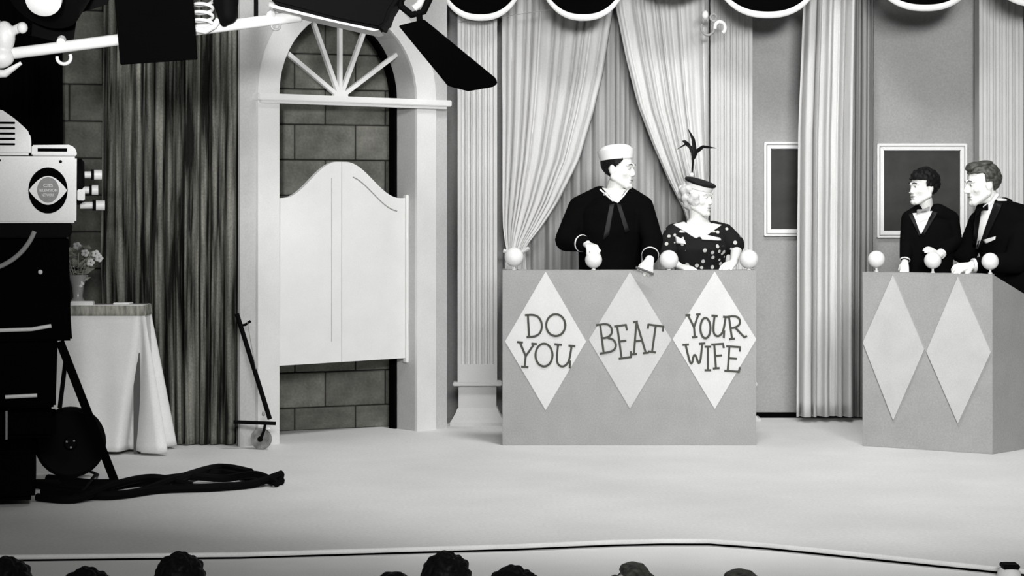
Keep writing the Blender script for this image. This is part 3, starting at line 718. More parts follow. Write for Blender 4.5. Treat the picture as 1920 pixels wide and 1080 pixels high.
# ---- woman --------------------------------------------------------------
D = 13.20
base = Vector((X(1312, D), D, 0))
lady = thing('person', 'person in polka dot dress and feathered hat beside the sailor', 'person', base)
yaw = R(10); th = R(32); hM = frame(P(1308, 372, D - 0.03), (math.cos(th), -math.sin(th), -0.02), (0.05, 0, 1))
spec = [((X(1312,D), D, 0.80), 0.17, 0.12), ((X(1312,D), D, 0.94), 0.145, 0.105), ((X(1312,D), D, 1.06), 0.14, 0.10), ((X(1311,D), D-0.02, 1.17), 0.155, 0.12), ((X(1310,D), D-0.01, 1.27), 0.15, 0.095), ((X(1309,D), D-0.01, 1.32), 0.09, 0.07), ((X(1308,D), D-0.01, 1.36), 0.05, 0.05)]
shR, elR, wrR = P(1264, 437, D-0.01), P(1246, 482, D-0.06), P(1272, 499, 12.97)
shL, elL, wrL = P(1358, 437, D-0.02), P(1381, 466, D-0.05), P(1376, 492, 12.97)
b = MB(); torso(b, spec, yaw); add_head(b, hM, 0.92, jaw=0.96, nose=0.9)
b.chain([P(1306, 422, D-0.01), P(1306, 396, D-0.03)], [0.05, 0.046])
b.chain([shR, elR, wrR], [0.042, 0.036, 0.025]); b.chain([shL, elL, wrL], [0.042, 0.036, 0.025])
add_hand(b, wrR, P(1297, 504, 12.87) - wrR, (0, -0.2, 1), -1, curl=(8, 12, 10), s=0.92)
add_hand(b, wrL, P(1360, 501, 12.87) - wrL, (0.1, -0.3, 1), 1, curl=(15, 30, 25), s=0.92)
fl_, fr_ = base + Vector((-0.08, 0.02, 0)), base + Vector((0.08, 0, 0))
legs_into(b, base + Vector((0, 0, 0.8)), fl_, fr_)
bd = remesh(b, 0.0045, 4); bd.build('body', M_skin, lady, ang=80)
add_face(hM, 0.92, lady, M_blond)
c = MB(); torso(c, [(q, a + 0.016, e + 0.016) for q, a, e in spec[1:-2]], yaw)
c.chain([P(1285, 428, D-0.01), shR, lin(shR, elR, 0.75)], [0.05, 0.062, 0.07]); c.chain([P(1335, 428, D-0.02), shL, lin(shL, elL, 0.75)], [0.05, 0.062, 0.07])
c.loft([ringE((X(1312,D), D, z), a, e, yaw) for z, a, e in ((0.42, 0.33, 0.27), (0.6, 0.27, 0.21), (0.8, 0.2, 0.15), (0.96, 0.16, 0.12))])
dm_ = remesh(c, 0.008, 4); dm_.build('dress', M_polka, lady, ang=80); db = both(dm_, bd)
decal(db, [(1262,421), (1283,416), (1314,442), (1305,447)], 7, 0.006, M_shirt, 'collar', lady, 0.006)
decal(db, [(1336,419), (1353,422), (1317,447), (1309,442)], 7, 0.006, M_shirt, 'collar', lady, 0.006)
decal(db, [(1284,418), (1336,419), (1315,440), (1308,440)], 7, 0.003, M_skin, 'neckline', lady, 0.003)
decal(db, [(1312,438), (1350,446), (1352,451), (1316,449)], 6, 0.008, M_shirt, 'corsage', lady, 0.008)
decal(db, [(1266,442), (1284,450), (1286,458), (1268,456)], 5, 0.008, M_shirt, 'bow', lady, 0.006)
shoe(fl_, (0,-1,0), lady, s=0.85); shoe(fr_, (0,-1,0), lady, s=0.85)
hT = frame(P(1313, 343, D - 0.03), (math.cos(th), -math.sin(th), -0.33), (0, 0, 1))
hTi = hT.inverted(); hm = MB(); Mh = hM @ Matrix.Scale(0.92, 4); rnd = random.Random(4)
for k in range(100):
    a = rnd.uniform(0, 2*PI); e = rnd.uniform(-1.15, 1.2); q = Vector((math.cos(a)*math.cos(e)*0.088, math.sin(a)*math.cos(e)*0.104 - 0.015, math.sin(e)*0.095 + 0.03))
    if q.y > 0.035 and q.z < 0.075: continue
    if q.y > 0.015 and q.z < -0.03: continue
    if (hTi @ (Mh @ q)).z > -0.026: continue
    hm.ell(q, rnd.uniform(0.02, 0.03), Mh, nu=10, nv=6)
remesh(hm, 0.008, 2).build('hair', M_blond, lady, ang=80)
# flat tilted hat with plume
hat = MB(); hat.loft([[hT @ Vector((r*math.cos(2*PI*i/36), r*math.sin(2*PI*i/36), h)) for i in range(36)] for r, h in ((0.07, -0.03), (0.085, -0.004), (0.098, -0.003), (0.1, 0.006), (0.094, 0.012), (0.03, 0.016), (0.005, 0.017))])
hat_o = hat.build('hat', M_feather, lady, ang=40)
MB().loft([[hT @ Vector((r*math.cos(2*PI*i/36), r*math.sin(2*PI*i/36), h)) for i in range(36)] for r, h in ((0.078, -0.036), (0.084, -0.006), (0.09, -0.006), (0.083, -0.036))]).build('hat_band', M_shirt, hat_o)
MB().ell(P(1297, 328, D-0.08), 0.014).build('pearl', M_globe, hat_o)
def feather(pts, wd, name='feather'):
    q = [P(a, bb, D - 0.08 + 0.02*math.sin(a*1.3)) for a, bb in pts]; n = len(q)
    fine = []
    for k in range(n - 1):
        for i in range(5): fine.append(lin(q[k], q[k+1], i/5))
    fine.append(q[-1]); nn = len(fine)
    MB().tube(fine, [max(0.0012, wd*math.sin(PI*min(1, 0.12 + 0.88*i/(nn-1)))**0.8*(1 if i else .4)) for i in range(nn)], 8, flat=0.35).build(name, M_feather, hat_o)
feather([(1297,328), (1299,308), (1300,290), (1299,278)], 0.011, 'plume_stem')
feather([(1298,302), (1303,285), (1300,262), (1290,241)], 0.020)
feather([(1299,296), (1298,278), (1286,270), (1268,281)], 0.020)
feather([(1300,300), (1305,285), (1318,275), (1344,278)], 0.019)
feather([(1298,290), (1292,272), (1284,266), (1279,264)], 0.014)

# ---- dummy ---------------------------------------------------------------
D = 12.86
base = Vector((X(1742, D), D + 0.02, 0.58))
dummy = thing('ventriloquist_dummy', 'small boyish dummy with black hair, dark suit and bow tie', 'dummy', base)
th = R(22); hM = frame(P(1731, 352, D - 0.02), (-math.cos(th), -math.sin(th), 0.0))
spec = [((X(1742,D), D, 0.88), 0.115, 0.085), ((X(1743,D), D, 1.0), 0.12, 0.085), ((X(1743,D), D, 1.15), 0.125, 0.085), ((X(1743,D), D, 1.26), 0.14, 0.085), ((X(1742,D), D, 1.33), 0.12, 0.07), ((X(1740,D), D, 1.37), 0.06, 0.05)]
shR, elR, wrR = P(1705, 410, D-0.01), P(1701, 455, D-0.02), P(1697, 489, D-0.08)
shL, elL, wrL = P(1783, 410, D), P(1790, 452, D-0.03), P(1762, 478, 12.70)
b = MB(); torso(b, spec, R(-8)); add_head(b, hM, 0.86, jaw=1.05, nose=0.85)
b.chain([P(1737, 398, D), P(1736, 376, D-0.01)], [0.04, 0.04])
b.chain([shR, elR, wrR], [0.035, 0.03, 0.022]); b.chain([shL, elL, wrL], [0.035, 0.03, 0.022])
add_hand(b, wrR, (-0.1, -0.35, -0.55), (-0.2, -0.8, 0.5), 1, curl=(15, 25, 20), s=0.66)
add_hand(b, wrL, P(1744, 468, 12.68) - wrL, (0, -0.6, 0.8), -1, curl=(12, 20, 15), s=0.7)
for sx in (-1, 1): b.chain([base + Vector((sx*0.06, 0, 0.31)), base + Vector((sx*0.07, 0.22, 0.30)), base + Vector((sx*0.07, 0.25, 0.06))], [0.06, 0.045, 0.035])
bd = remesh(b, 0.0045, 4); bd.build('body', M_skin2, dummy, ang=80)
add_face(hM, 0.86, dummy, M_dhair, M_feat)
c = MB(); torso(c, [(q, a + 0.016, e + 0.016) for q, a, e in spec[:-1]] + [((X(1741,D), D, 1.36), 0.07, 0.06)], R(-8))
c.chain([P(1722, 396, D), shR, elR, lin(elR, wrR, 0.8)], [0.04, 0.05, 0.046, 0.036]); c.chain([P(1758, 398, D-0.02), shL, elL, lin(elL, wrL, 0.8)], [0.055, 0.05, 0.046, 0.034])
for sx in (-1, 1): c.chain([base + Vector((sx*0.06, 0, 0.31)), base + Vector((sx*0.07, 0.22, 0.30)), base + Vector((sx*0.07, 0.25, 0.1))], [0.075, 0.06, 0.05])
jm = remesh(c, 0.007, 4); jm.build('suit', M_tux, dummy, ang=80); jb = both(jm, bd)
for sx in (-1, 1): shoe(base + Vector((sx*0.07, 0.25, 0.0)), (0, 1, 0), dummy, s=0.7)
decal(jb, [(1711,400), (1748,396), (1729,438), (1725,438)], 8, 0.004, M_shirt, 'shirt_front', dummy, 0.004)
decal(jb, [(1703,402), (1711,400), (1726,438), (1724,444)], 6, 0.006, M_lapel, 'lapel', dummy, 0.006)
decal(jb, [(1749,396), (1759,398), (1731,444), (1728,438)], 6, 0.006, M_lapel, 'lapel', dummy, 0.006)
bt = P(1731, 394, D - 0.10)
bow = MB(); bow.loft([[bt + Vector((xx, yy*ry, zz*rz + xx*0.25)) for yy, zz in ((-1,-1),(1,-1),(1,1),(-1,1))] for xx, ry, rz in ((-0.038, 0.010, 0.014), (-0.009, 0.008, 0.007), (0.009, 0.008, 0.007), (0.038, 0.010, 0.014))])
bow.build('bow_tie', M_iris, dummy, bev=0.003)
MB().tube([lin(elR, wrR, 0.85), lin(elR, wrR, 0.97)], 0.031, 14).build('shirt_cuff', M_shirt, dummy)
MB().tube([lin(elL, wrL, 0.82), lin(elL, wrL, 0.95)], 0.03, 14).build('shirt_cuff', M_shirt, dummy)
hair_shell(hM, 0.86, lambda q: (q.z > 0.055) or (q.z > 0.0 and q.y < 0.02 and not (abs(q.x) > 0.05 and q.z < 0.01 and q.y > -0.03)) or (q.z > -0.05 and q.y < -0.05), 1.12, rough=0.012).build('hair', M_dhair, dummy, solid=0.012, ang=80)
st = thing('stool', 'plain stool behind the desk under the small dummy', 'stool', (base.x, base.y, 0))
MB().lathe([(0.15, 0.80), (0.16, 0.805), (0.16, 0.83), (0.15, 0.835)], (base.x, base.y + 0.02, 0), n=24).build('seat', M_wood, st)
for k in range(4):
    a = PI/4 + k*PI/2; MB().tube([(base.x + 0.17*math.cos(a), base.y + 0.02 + 0.17*math.sin(a), 0), (base.x + 0.11*math.cos(a), base.y + 0.02 + 0.11*math.sin(a), 0.8)], 0.015, 8).build('leg', M_wood, st)

# ---- man ------------------------------------------------------------------
D = 12.80
base = Vector((X(1905, D), D + 0.02, 0))
man = thing('person', 'person in dark tuxedo with pocket square facing the dummy', 'person', base)
yaw = R(-32); th = R(10); hM = frame(P(1842, 347, D - 0.06), (-math.cos(th), -math.sin(th), -0.10), (-0.06, 0, 1))
spec = [((X(1905,D), D, 0.86), 0.165, 0.12), ((X(1904,D), D, 1.0), 0.17, 0.12), ((X(1900,D), D, 1.12), 0.175, 0.125), ((X(1894,D), D-0.01, 1.24), 0.195, 0.13), ((X(1886,D), D-0.02, 1.36), 0.185, 0.115), ((X(1872,D), D-0.03, 1.43), 0.12, 0.085), ((X(1862,D), D-0.03, 1.48), 0.06, 0.06)]
shL = P(1922, 408, D - 0.10); elL = P(1905, 492, D - 0.20); wrL = P(1822, 498, 12.56)
shR = P(1838, 415, D + 0.10); elR = P(1812, 478, D + 0.16); wrR = P(1770, 462, D + 0.13)
b = MB(); torso(b, spec, yaw); add_head(b, hM, 1.0)
b.chain([P(1866, 388, D-0.03), P(1851, 364, D-0.05)], [0.064, 0.056])
b.chain([shR, elR, wrR], [0.05, 0.042, 0.028]); b.chain([shL, elL, wrL], [0.05, 0.042, 0.028])
add_hand(b, wrL, P(1788, 503, 12.50) - wrL, (0, -0.45, 0.9), -1, curl=(18, 40, 30), s=1.0)
add_hand(b, wrR, (-1, 0, 0.1), (0, 1, 0), 1, curl=(20, 30, 20))
fl_, fr_ = base + Vector((-0.1, 0.03, 0)), base + Vector((0.1, 0, 0))
legs_into(b, base + Vector((0, 0, 0.88)), fl_, fr_)
bd = remesh(b, 0.0045, 4); bd.build('body', M_skin, man, ang=80)
add_face(hM, 1.0, man, M_bhair)
c = MB(); torso(c, [(q, a + 0.02, e + 0.02) for q, a, e in spec[:-1]] + [((X(1864,D), D-0.03, 1.465), 0.085, 0.08)], yaw)
c.chain([P(1884, 388, D+0.0), P(1872, 390, D+0.02)], [0.06, 0.062]); c.chain([P(1880, 392, D-0.05), shL, elL, lin(elL, wrL, 0.84)], [0.062, 0.075, 0.068, 0.05]); c.chain([shR, elR, lin(elR, wrR, 0.85)], [0.07, 0.064, 0.05])
c.loft([ringE((X(1905,D), D, z), a, e, yaw) for z, a, e in ((0.72, 0.2, 0.15), (0.9, 0.19, 0.145))])
jm = remesh(c, 0.008, 5); jm.build('jacket', M_tux, man, ang=80); jb = both(jm, bd)
tr_ = MB(); legs_into(tr_, base + Vector((0, 0, 0.88)), fl_, fr_, 0.02, (0.095, 0.07, 0.065)); tr_.v = [Vector((q.x, q.y, max(q.z, 0.03))) for q in tr_.v]
remesh(tr_, 0.012, 3).build('trousers', M_tux, man, ang=80)
shoe(fl_, (-0.5,-1,0), man); shoe(fr_, (-0.5,-1,0), man)
decal(jb, [(1840,392), (1867,374), (1834,466), (1829,466)], 9, 0.004, M_shirt, 'shirt_front', man, 0.004)
decal(jb, [(1866,374), (1880,382), (1847,452), (1834,466)], 9, 0.007, M_lapel, 'lapel', man, 0.006)
decal(jb, [(1830,398), (1840,394), (1830,464), (1824,462)], 8, 0.007, M_lapel, 'lapel', man, 0.006)
strip(jb, [(1846,390), (1858,380), (1872,362)], 0.014, 0.006, M_shirt, 'shirt_collar', man)
bt = P(1841, 393, D - 0.19); bow = MB(); bow.loft([[bt + Vector((xx*0.8, yy*ry, zz*rz + xx*0.3)) for yy, zz in ((-1,-1),(1,-1),(1,1),(-1,1))] for xx, ry, rz in ((-0.045, 0.012, 0.02), (-0.01, 0.01, 0.009), (0.01, 0.01, 0.009), (0.045, 0.012, 0.02))])
bow.build('bow_tie', M_tux, man, bev=0.003)
decal(jb, [(1843,450), (1867,443), (1866,449), (1848,457)], 5, 0.008, M_shirt, 'pocket_square', man, 0.006)
MB().tube([lin(elL, wrL, 0.86), lin(elL, wrL, 0.98)], 0.042, 16).build('shirt_cuff', M_shirt, man)
hair_shell(hM, 1.0, lambda q: (q.z > 0.075) or (q.z > -0.01 and q.y < 0.01 and not (abs(q.x) > 0.06 and q.z < 0.02 and q.y > -0.035)) or (q.z > -0.06 and q.y < -0.05), 1.08, rough=0.010, seed=3).build('hair', M_bhair, man, solid=0.012, ang=80)
pf = MB(); pf.ell((0, 0.035, 0.118), (0.058, 0.055, 0.026), hM); pf.ell((0.0, -0.02, 0.125), (0.06, 0.06, 0.022), hM); pf.ell((0, 0.07, 0.105), (0.05, 0.022, 0.02), hM)
remesh(pf, 0.007, 3).build('quiff', M_bhair, man, ang=80)

# ------------------------------------------------------------------ television camera and dolly
DC = 10.85; kx = DC/F
cb = Vector((X(90, DC), DC, 0)); rot = math.atan2(960 - 90, F)
def cl(px, py, dy=0.0):    # dolly-local point (world before rotation about its base)
    return Vector(((px - 90)*kx, dy, Z(py, DC)))
def rb(q): return Matrix.Translation(cb) @ Matrix.Rotation(rot, 4, 'Z') @ q
class LB(MB):              # builds in dolly-local coordinates
    def done(s, *a, **k):
        s.v = [rb(q) for q in s.v]; return s.build(*a, **k)
tv = thing('television_camera', 'pale grey television camera with eye emblem on its side', 'camera', rb(cl(60, 418)))
def lprism(pts, y0, y1):
    m = LB(); m.prism([(cl(a, b).x, cl(a, b).z) for a, b in pts], y0, y1, Vector(), UX, UZ, UY); return m
lprism([(-130,293), (143,293), (143,300), (142,418), (-130,418)], 0.0, 0.34).done('housing', M_camb, tv, bev=0.01)
lid = lprism([(60,272), (128,271), (138,275), (143,284), (143,292), (60,292)], 0.004, 0.336).done('lid', M_camb, tv, bev=0.006)
lprism([(71,278), (125,278), (125,284), (71,284)], -0.002, 0.006).done('slot', M_black, lid)
hood = lprism([(-130,200), (-10,203), (8,208), (28,222), (48,240), (57,250), (59,262), (59,291), (-130,291)], -0.004, 0.30).done('viewfinder_hood', M_camb, tv, bev=0.012)
for k in range(5): lprism([(-40,229 + k*10), (30,229 + k*10), (30,233 + k*10), (-40,233 + k*10)], -0.008, 0.004).done('louver', M_black, hood, bev=0.002)
for a, b_ in ((113, 303), (1, 301)): LB().ell(cl(a, b_, 0.0), 0.008).done('screw', M_bmetal, tv)
em = LB().lathe([(0.0, 0), (1.0, 0), (1.0, 0.008), (0.0, 0.008)], (0,0,0), n=40); c0 = cl(90, 357)
em.v = [Vector((c0.x + q.x*36*kx, -q.z - 0.001 + 0.002, c0.z + q.y*43*kx)) for q in em.v]; em = em.done('emblem', M_black, tv, smooth=False)
eye = [(90 - 35 + 70*i/20, 357 - 27*math.sin(PI*i/20)**0.9) for i in range(21)] + [(90 + 35 - 70*i/20, 357 + 27*math.sin(PI*i/20)**0.9) for i in range(1, 20)]
ey = lprism(eye, -0.012, -0.005).done('eye_mark', M_camb, em, smooth=False)
irs = lprism([(90 + 20*math.cos(2*PI*i/28), 356 + 24*math.sin(2*PI*i/28)) for i in range(28)], -0.016, -0.010).done('eye_disc', M_iris, em, smooth=False)
def text_part(txt, px, py, h, wpx, y, m_, par):
    cu = bpy.data.curves.new('t', 'FONT'); cu.body = txt; cu.align_x = 'CENTER'; cu.align_y = 'CENTER'; cu.size = 1; cu.extrude = 0.01
    o = bpy.data.objects.new('t', cu); COL.objects.link(o); dg = bpy.context.evaluated_depsgraph_get()
    me = o.evaluated_get(dg).to_mesh(); xs = [v.co.x for v in me.vertices]; wd = max(xs) - min(xs); mb = LB(); c = cl(px, py, y)
    mb.add([Vector((c.x + v.co.x/wd*wpx*kx, c.y - v.co.z*0.1, c.z + v.co.y*h*kx)) for v in me.vertices], [list(p.vertices) for p in me.polygons])
    o.evaluated_get(dg).to_mesh_clear(); bpy.data.objects.remove(o)
    return mb.done('lettering', m_, par, smooth=False)
text_part('CBS', 90, 348, 8.5, 17, -0.0175, M_camb, em)
text_part('TELEVISION', 90, 357, 7.5, 35, -0.0175, M_camb, em)
text_part('NETWORK', 90, 366, 8, 22, -0.0175, M_camb, em)
# turret with lenses, facing along +x
LB().lathe([(0.12, 0), (0.12, 0.025), (0.10, 0.04)], (cl(143, 340).x, 0.17, cl(143, 340).z), axis=(1,0,0), n=28).done('lens_turret', M_bmetal, tv)
for py, x1, yy in ((327, 190, 0.11), (356, 183, 0.08), (385, 196, 0.15)):
    c0 = cl(150, py, yy); l = (x1 - 150)*kx
    ln = LB().lathe([(0.018, 0), (0.018, l*0.55), (0.026, l*0.57), (0.026, l), (0.018, l)], c0, axis=(1,0,0), n=20).done('lens', M_pmetal, tv)
    LB().lathe([(0.0275, l*0.5), (0.0275, l*0.64)], c0, axis=(1,0,0), n=20).done('lens_ring', M_bmetal, ln)
lprism([(144,355), (158,355), (158,376), (144,376)], 0.02, 0.10).done('filter_box', M_camb, tv, bev=0.004)

ped = thing('camera_dolly', 'black wheeled camera dolly carrying the television camera', 'camera dolly', cb)
lprism([(-140,419.5), (135,419.5), (134,440), (125,446), (-140,446)], 0.0, 0.34).done('pan_head', M_bmetal, ped, bev=0.006)
lprism([(-130,446), (128,446), (132,600), (135,640), (112,640), (-130,640)], 0.02, 0.34).done('upper_housing', M_black, ped, bev=0.01)
lprism([(-120,640), (108,640), (104,765), (-120,770)], 0.04, 0.34).done('column', M_black, ped, bev=0.01)
zb0 = cl(0, 770).z
m = LB().box((cl(-150,0).x, -0.62, 0.03), (cl(68,0).x, 0.3, 0.27)); m.done('base', M_black, ped, bev=0.02)
m = LB().box((cl(-120,0).x, -0.1, 0.27), (cl(104,0).x, 0.32, zb0)); m.done('base_housing', M_black, ped, bev=0.02)
# steering arc
LB().tube([cl(-60 + 0, 520, -0.03) + Vector((0,0,0))] + [cl(-40 + 112*math.sin(R(a)), 395 + 112*math.cos(R(a)), -0.04) for a in range(-10, 72, 5)], 0.012, 8).done('steering_arc', M_gmetal, ped)
LB().ell(cl(76, 510, -0.002), 0.012).done('knob', M_pmetal, ped)
for pts in ([(-30,619), (60,617), (96,611)], [(12,743), (70,741)], [(-20,792), (48,789)]):
    LB().tube([cl(a, b_, -0.0) for a, b_ in pts], 0.010, 8).done('rail', M_pmetal, ped)
LB().tube([cl(15, 765, -0.115), cl(15, 820, -0.115)], 0.006, 8).done('lever', M_gmetal, ped)
# big wheel and brace, a little behind the column
wq = P(132, 825, 11.30); wl = (Matrix.Rotation(-rot, 4, 'Z') @ Matrix.Translation(-cb)) @ wq
def wheel(c, r, par, name, m_):
    o = LB().lathe([(r*0.55, -0.03), (r*0.9, -0.045), (r, -0.03), (r, 0.03), (r*0.9, 0.045), (r*0.55, 0.03)], c, axis=(0,1,0), n=36).done(name, m_, par)
    LB().lathe([(0.03, -0.06), (0.035, -0.05), (0.035, 0.05), (0.03, 0.06)], c, axis=(0,1,0), n=16).done('wheel_hub', M_bmetal, o)
    for i in range(3): LB().ell(Vector(c) + Vector((0.022*math.cos(2.1*i+0.6), -0.06, 0.022*math.sin(2.1*i+0.6))), 0.006).done('bolt', M_gmetal, o)
wheel(Vector((wl.x, wl.y, 0.188)), 0.186, ped, 'wheel', M_bmetal)
wheel(Vector((cl(-110, 0).x, wl.y, 0.188)), 0.186, ped, 'wheel', M_bmetal)
def ld(p): return (Matrix.Rotation(-rot, 4, 'Z') @ Matrix.Translation(-cb)) @ p
fb = P(215, 908, fd(908) - 0.02); fb.z = 0.02
a_, b_ = ld(P(112, 640, 11.0)), ld(fb)
LB().tube([a_, lin(a_, b_, 0.5), b_], [0.03, 0.03, 0.03], 4).done('brace', M_black, ped, smooth=False)
LB().tube([ld(P(125, 660, 11.1)), ld(P(112, 765, 11.15))], 0.012, 6).done('strut', M_bmetal, ped)
LB().tube([ld(P(60, 905, 11.0)), ld(P(216, 905, 11.05))], 0.02, 6).done('tie_bar', M_bmetal, ped)

# cables on the floor
def cable(pts, r, label, grp='black camera cables in a heap on the stage'):
    ctrl = [Vector((X(px, fd(py)), fd(py), r + zz)) for px, py, zz in pts]; out = []
    for k in range(len(ctrl) - 1):
        p0, p1, p2, p3 = ctrl[max(k-1,0)], ctrl[k], ctrl[k+1], ctrl[min(k+2, len(ctrl)-1)]
        for i in range(8):
            t = i/8; out.append(0.5*((2*p1) + (p2-p0)*t + (2*p0-5*p1+4*p2-p3)*t*t + (3*p1-p0-3*p2+p3)*t**3))
    out.append(ctrl[-1])
    tag(MB().tube(out, r, 8).build('cable', M_bmetal), label, 'cable', grp)
cable([(90,905,0), (200,916,0), (300,908,0), (400,894,0), (450,899,0), (528,910,0)], 0.022, 'black cable forming the far edge of the cable heap')
cable([(80,930,0), (200,938,0), (300,926,0), (400,922,0), (470,916,0), (528,908,0.03)], 0.022, 'black cable forming the near edge of the cable heap')
cable([(60,915,0), (160,926,0), (260,920,0.02), (350,908,0.02), (420,904,0), (480,908,0.03), (520,914,0)], 0.02, 'black cable running through the middle of the heap')
cable([(100,922,0), (180,932,0), (250,932,0), (330,916,0.03), (410,890,0.02), (470,903,0.03)], 0.02, 'black cable looping over the top of the heap')
cable([(70,940,0), (140,944,0), (220,930,0.04), (290,918,0.04), (360,918,0)], 0.02, 'black cable nearest the audience beside the dolly')
cable([(150,880,0), (182,892,0), (176,915,0.05), (150,935,0.02), (120,938,0)], 0.008, 'thin black cord hanging in a loop by the dolly brace', None)

# ------------------------------------------------------------------ table with cloth and flowers
TD = 12.33; TX0, TX1 = X(40, TD), X(268, TD); TZ = Z(574, TD); TY0, TY1 = TD, TD + 0.23
tb = thing('side_table', 'small table hidden under the white cloth behind the camera', 'table', ((TX0+TX1)/2, (TY0+TY1)/2, 0))
MB().box((TX0 + 0.01, TY0 + 0.01, TZ - 0.03), (TX1 - 0.01, TY1 - 0.01, TZ - 0.006)).build('table_top', M_wood, tb, bev=0.003)
for xx in (TX0 + 0.04, TX1 - 0.04):
    for yy in (TY0 + 0.04, TY1 - 0.04): MB().box((xx - 0.018, yy - 0.018, 0), (xx + 0.018, yy + 0.018, TZ - 0.03)).build('leg', M_wood, tb)
def skirt(z_top, z_bot, n, flare, extra=0.0, zf0=None, zf1=None):
    per = []; cs = [(TX0, TY1), (TX0, TY0), (TX1, TY0), (TX1, TY1)]; rows = []
    for k in range(4):
        a = cs[k]; b = cs[(k+1) % 4]; L = math.hypot(b[0]-a[0], b[1]-a[1]); nn = max(6, int(L/0.008))
        nx, ny = (b[1]-a[1])/L, -(b[0]-a[0])/L
        for i in range(nn): per.append((a[0] + (b[0]-a[0])*i/nn, a[1] + (b[1]-a[1])*i/nn, nx, ny, i/nn, L))
    cx, cy = (TX0+TX1)/2, (TY0+TY1)/2
    for j in range(n + 1):
        z = z_top + (z_bot - z_top)*j/n; f = max(0, (TZ - z)/(TZ - 0.02)); row = []
        for x, y, nx, ny, s, L in per:
            e = min(s, 1 - s)*L; cfl = math.exp(-(e/0.055)**2); ox, oy = (x - cx), (y - cy); dl_ = math.hypot(ox, oy)
            valley = 0.16*math.exp(-((e - 0.02 - 0.07*f)/(0.012 + 0.014*f))**2)
            o = extra + f*flare*0.35 - f*valley + 0.01*f*math.sin(x*30 + y*26)
            dgx, dgy = (1 if ox > 0 else -1), (1 if oy > 0 else -1)
            row.append(Vector((x + nx*o + dgx*cfl*f*flare, y + ny*o + dgy*cfl*f*flare*0.6, z)))
        row.append(row[0].copy()); rows.append(row)
    return rows
rows = skirt(TZ + 0.002, 0.02, 24, 0.12)
clo = thing('tablecloth', 'white tablecloth hanging to the floor over the side table', 'tablecloth', ((TX0+TX1)/2, (TY0+TY1)/2, 0))
m = MB().grid(rows); top = rows[0][:-1]; m.add([q.copy() for q in top], [list(range(len(top)))])
m.build('cloth', M_cloth, clo, solid=0.005, ang=80)
MB().grid(skirt(TZ + 0.004, TZ - 0.055, 3, 0.12, 0.008)).build('fringe', M_fringe, clo, solid=0.004, ang=80)
MB().box(P(132, 573.5, TD + 0.03) , P(178, 564, TD + 0.09)).build('white_box', M_shirt, bev=0.004)
tag(bpy.data.objects['white_box'], 'flat white box on the table beside the flowers', 'box')
MB().prism([(0,0),(0.09,0.02),(0.10,0.10),(0.01,0.09)], TZ + 0.006, TZ + 0.016, P(212, 0, TD + 0.06)*1.0 - UZ*P(212, 0, TD + 0.06).z, UX, UY, UZ).build('folded_napkin', M_shirt, bev=0.002)
tag(bpy.data.objects['folded_napkin'], 'small folded white napkin at the table edge', 'napkin')
fa = P(146, 565, TD + 0.15); fa.z = TZ + 0.006
fx = thing('flower_arrangement', 'spray of pale leaves and flowers in a grey vase', 'flowers', fa)
MB().lathe([(0.04, 0), (0.045, 0.01), (0.028, 0.04), (0.035, 0.10), (0.055, 0.17), (0.05, 0.17)], fa, n=20).build('vase', M_glass, fx)
rnd = random.Random(11)
for k in range(46):
    h = rnd.uniform(0.13, 0.34); a = rnd.uniform(0, 2*PI); r = (0.02 + 0.38*(h - 0.1))*rnd.uniform(0.3, 1.1)
    tip = fa + Vector((r*math.cos(a), r*math.sin(a)*0.8, h)); L = rnd.uniform(0.03, 0.055)
    dv = Vector((math.cos(a)*0.9, math.sin(a)*0.7, rnd.uniform(-0.2, 0.7))).normalized(); sd = dv.orthogonal().normalized(); nn = dv.cross(sd)*0.008
    q = [tip - dv*L, tip + sd*L*0.45 + nn, tip + dv*L, tip - sd*L*0.45 + nn, tip - nn*0.5]
    MB().add(q, [(0,1,4), (1,2,4), (2,3,4), (3,0,4), (0,3,2,1)]).build('leaf', M_leaf if k % 4 else M_petal, fx)
for px, py in ((145,461), (160,474), (180,476), (122,474), (186,484), (170,492), (150,532)):
    c = P(px, py, TD + 0.13)
    mb = MB()
    for i in range(5): mb.ell(c + Vector((0.014*math.cos(i*1.257), -0.008, 0.014*math.sin(i*1.257))), (0.013, 0.009, 0.011), nu=8, nv=5)
    mb.build('blossom', M_petal, fx)
for k in range(9):
    a = k*0.7; MB().tube([fa + Vector((0, 0, 0.1)), fa + Vector((0.05*math.cos(a), 0.04*math.sin(a), 0.2)), fa + Vector((0.11*math.cos(a), 0.08*math.sin(a), 0.30))], 0.003, 5).build('stem', M_leaf, fx)

# ------------------------------------------------------------------ rolling scenery brace
BD = 12.58
br = thing('caster_brace', 'dark rolling brace with caster in front of the archway flat', 'brace', P(490, 840, BD))
MB().tube([P(444, 588, BD), P(506, 786, BD)], 0.014, 8).build('diagonal_bar', M_bmetal, br)
MB().tube([P(438, 791, BD), P(517, 794, BD)], 0.014, 4).build('cross_bar', M_bmetal, br)
MB().tube([P(447, 611, BD), P(460, 609, BD), P(470, 602, BD)], 0.008, 8).build('handle', M_bmetal, br)
MB().tube([P(464, 604, BD-0.02), P(470, 640, BD-0.02), P(480, 692, BD-0.02)], 0.0025, 6).build('cord', M_gmetal, br)
cz = 0.063; wc = Vector((X(490, BD), BD - 0.005, cz))
o = MB().lathe([(0.03, -0.013), (0.06, -0.016), (0.063, -0.01), (0.063, 0.01), (0.06, 0.016), (0.03, 0.013)], wc, axis=(0.25,1,0), n=28).build('caster_wheel', M_rubber, br)
MB().lathe([(0.016, -0.022), (0.016, 0.022)], wc, axis=(0.25,1,0), n=14).build('axle', M_bmetal, o)
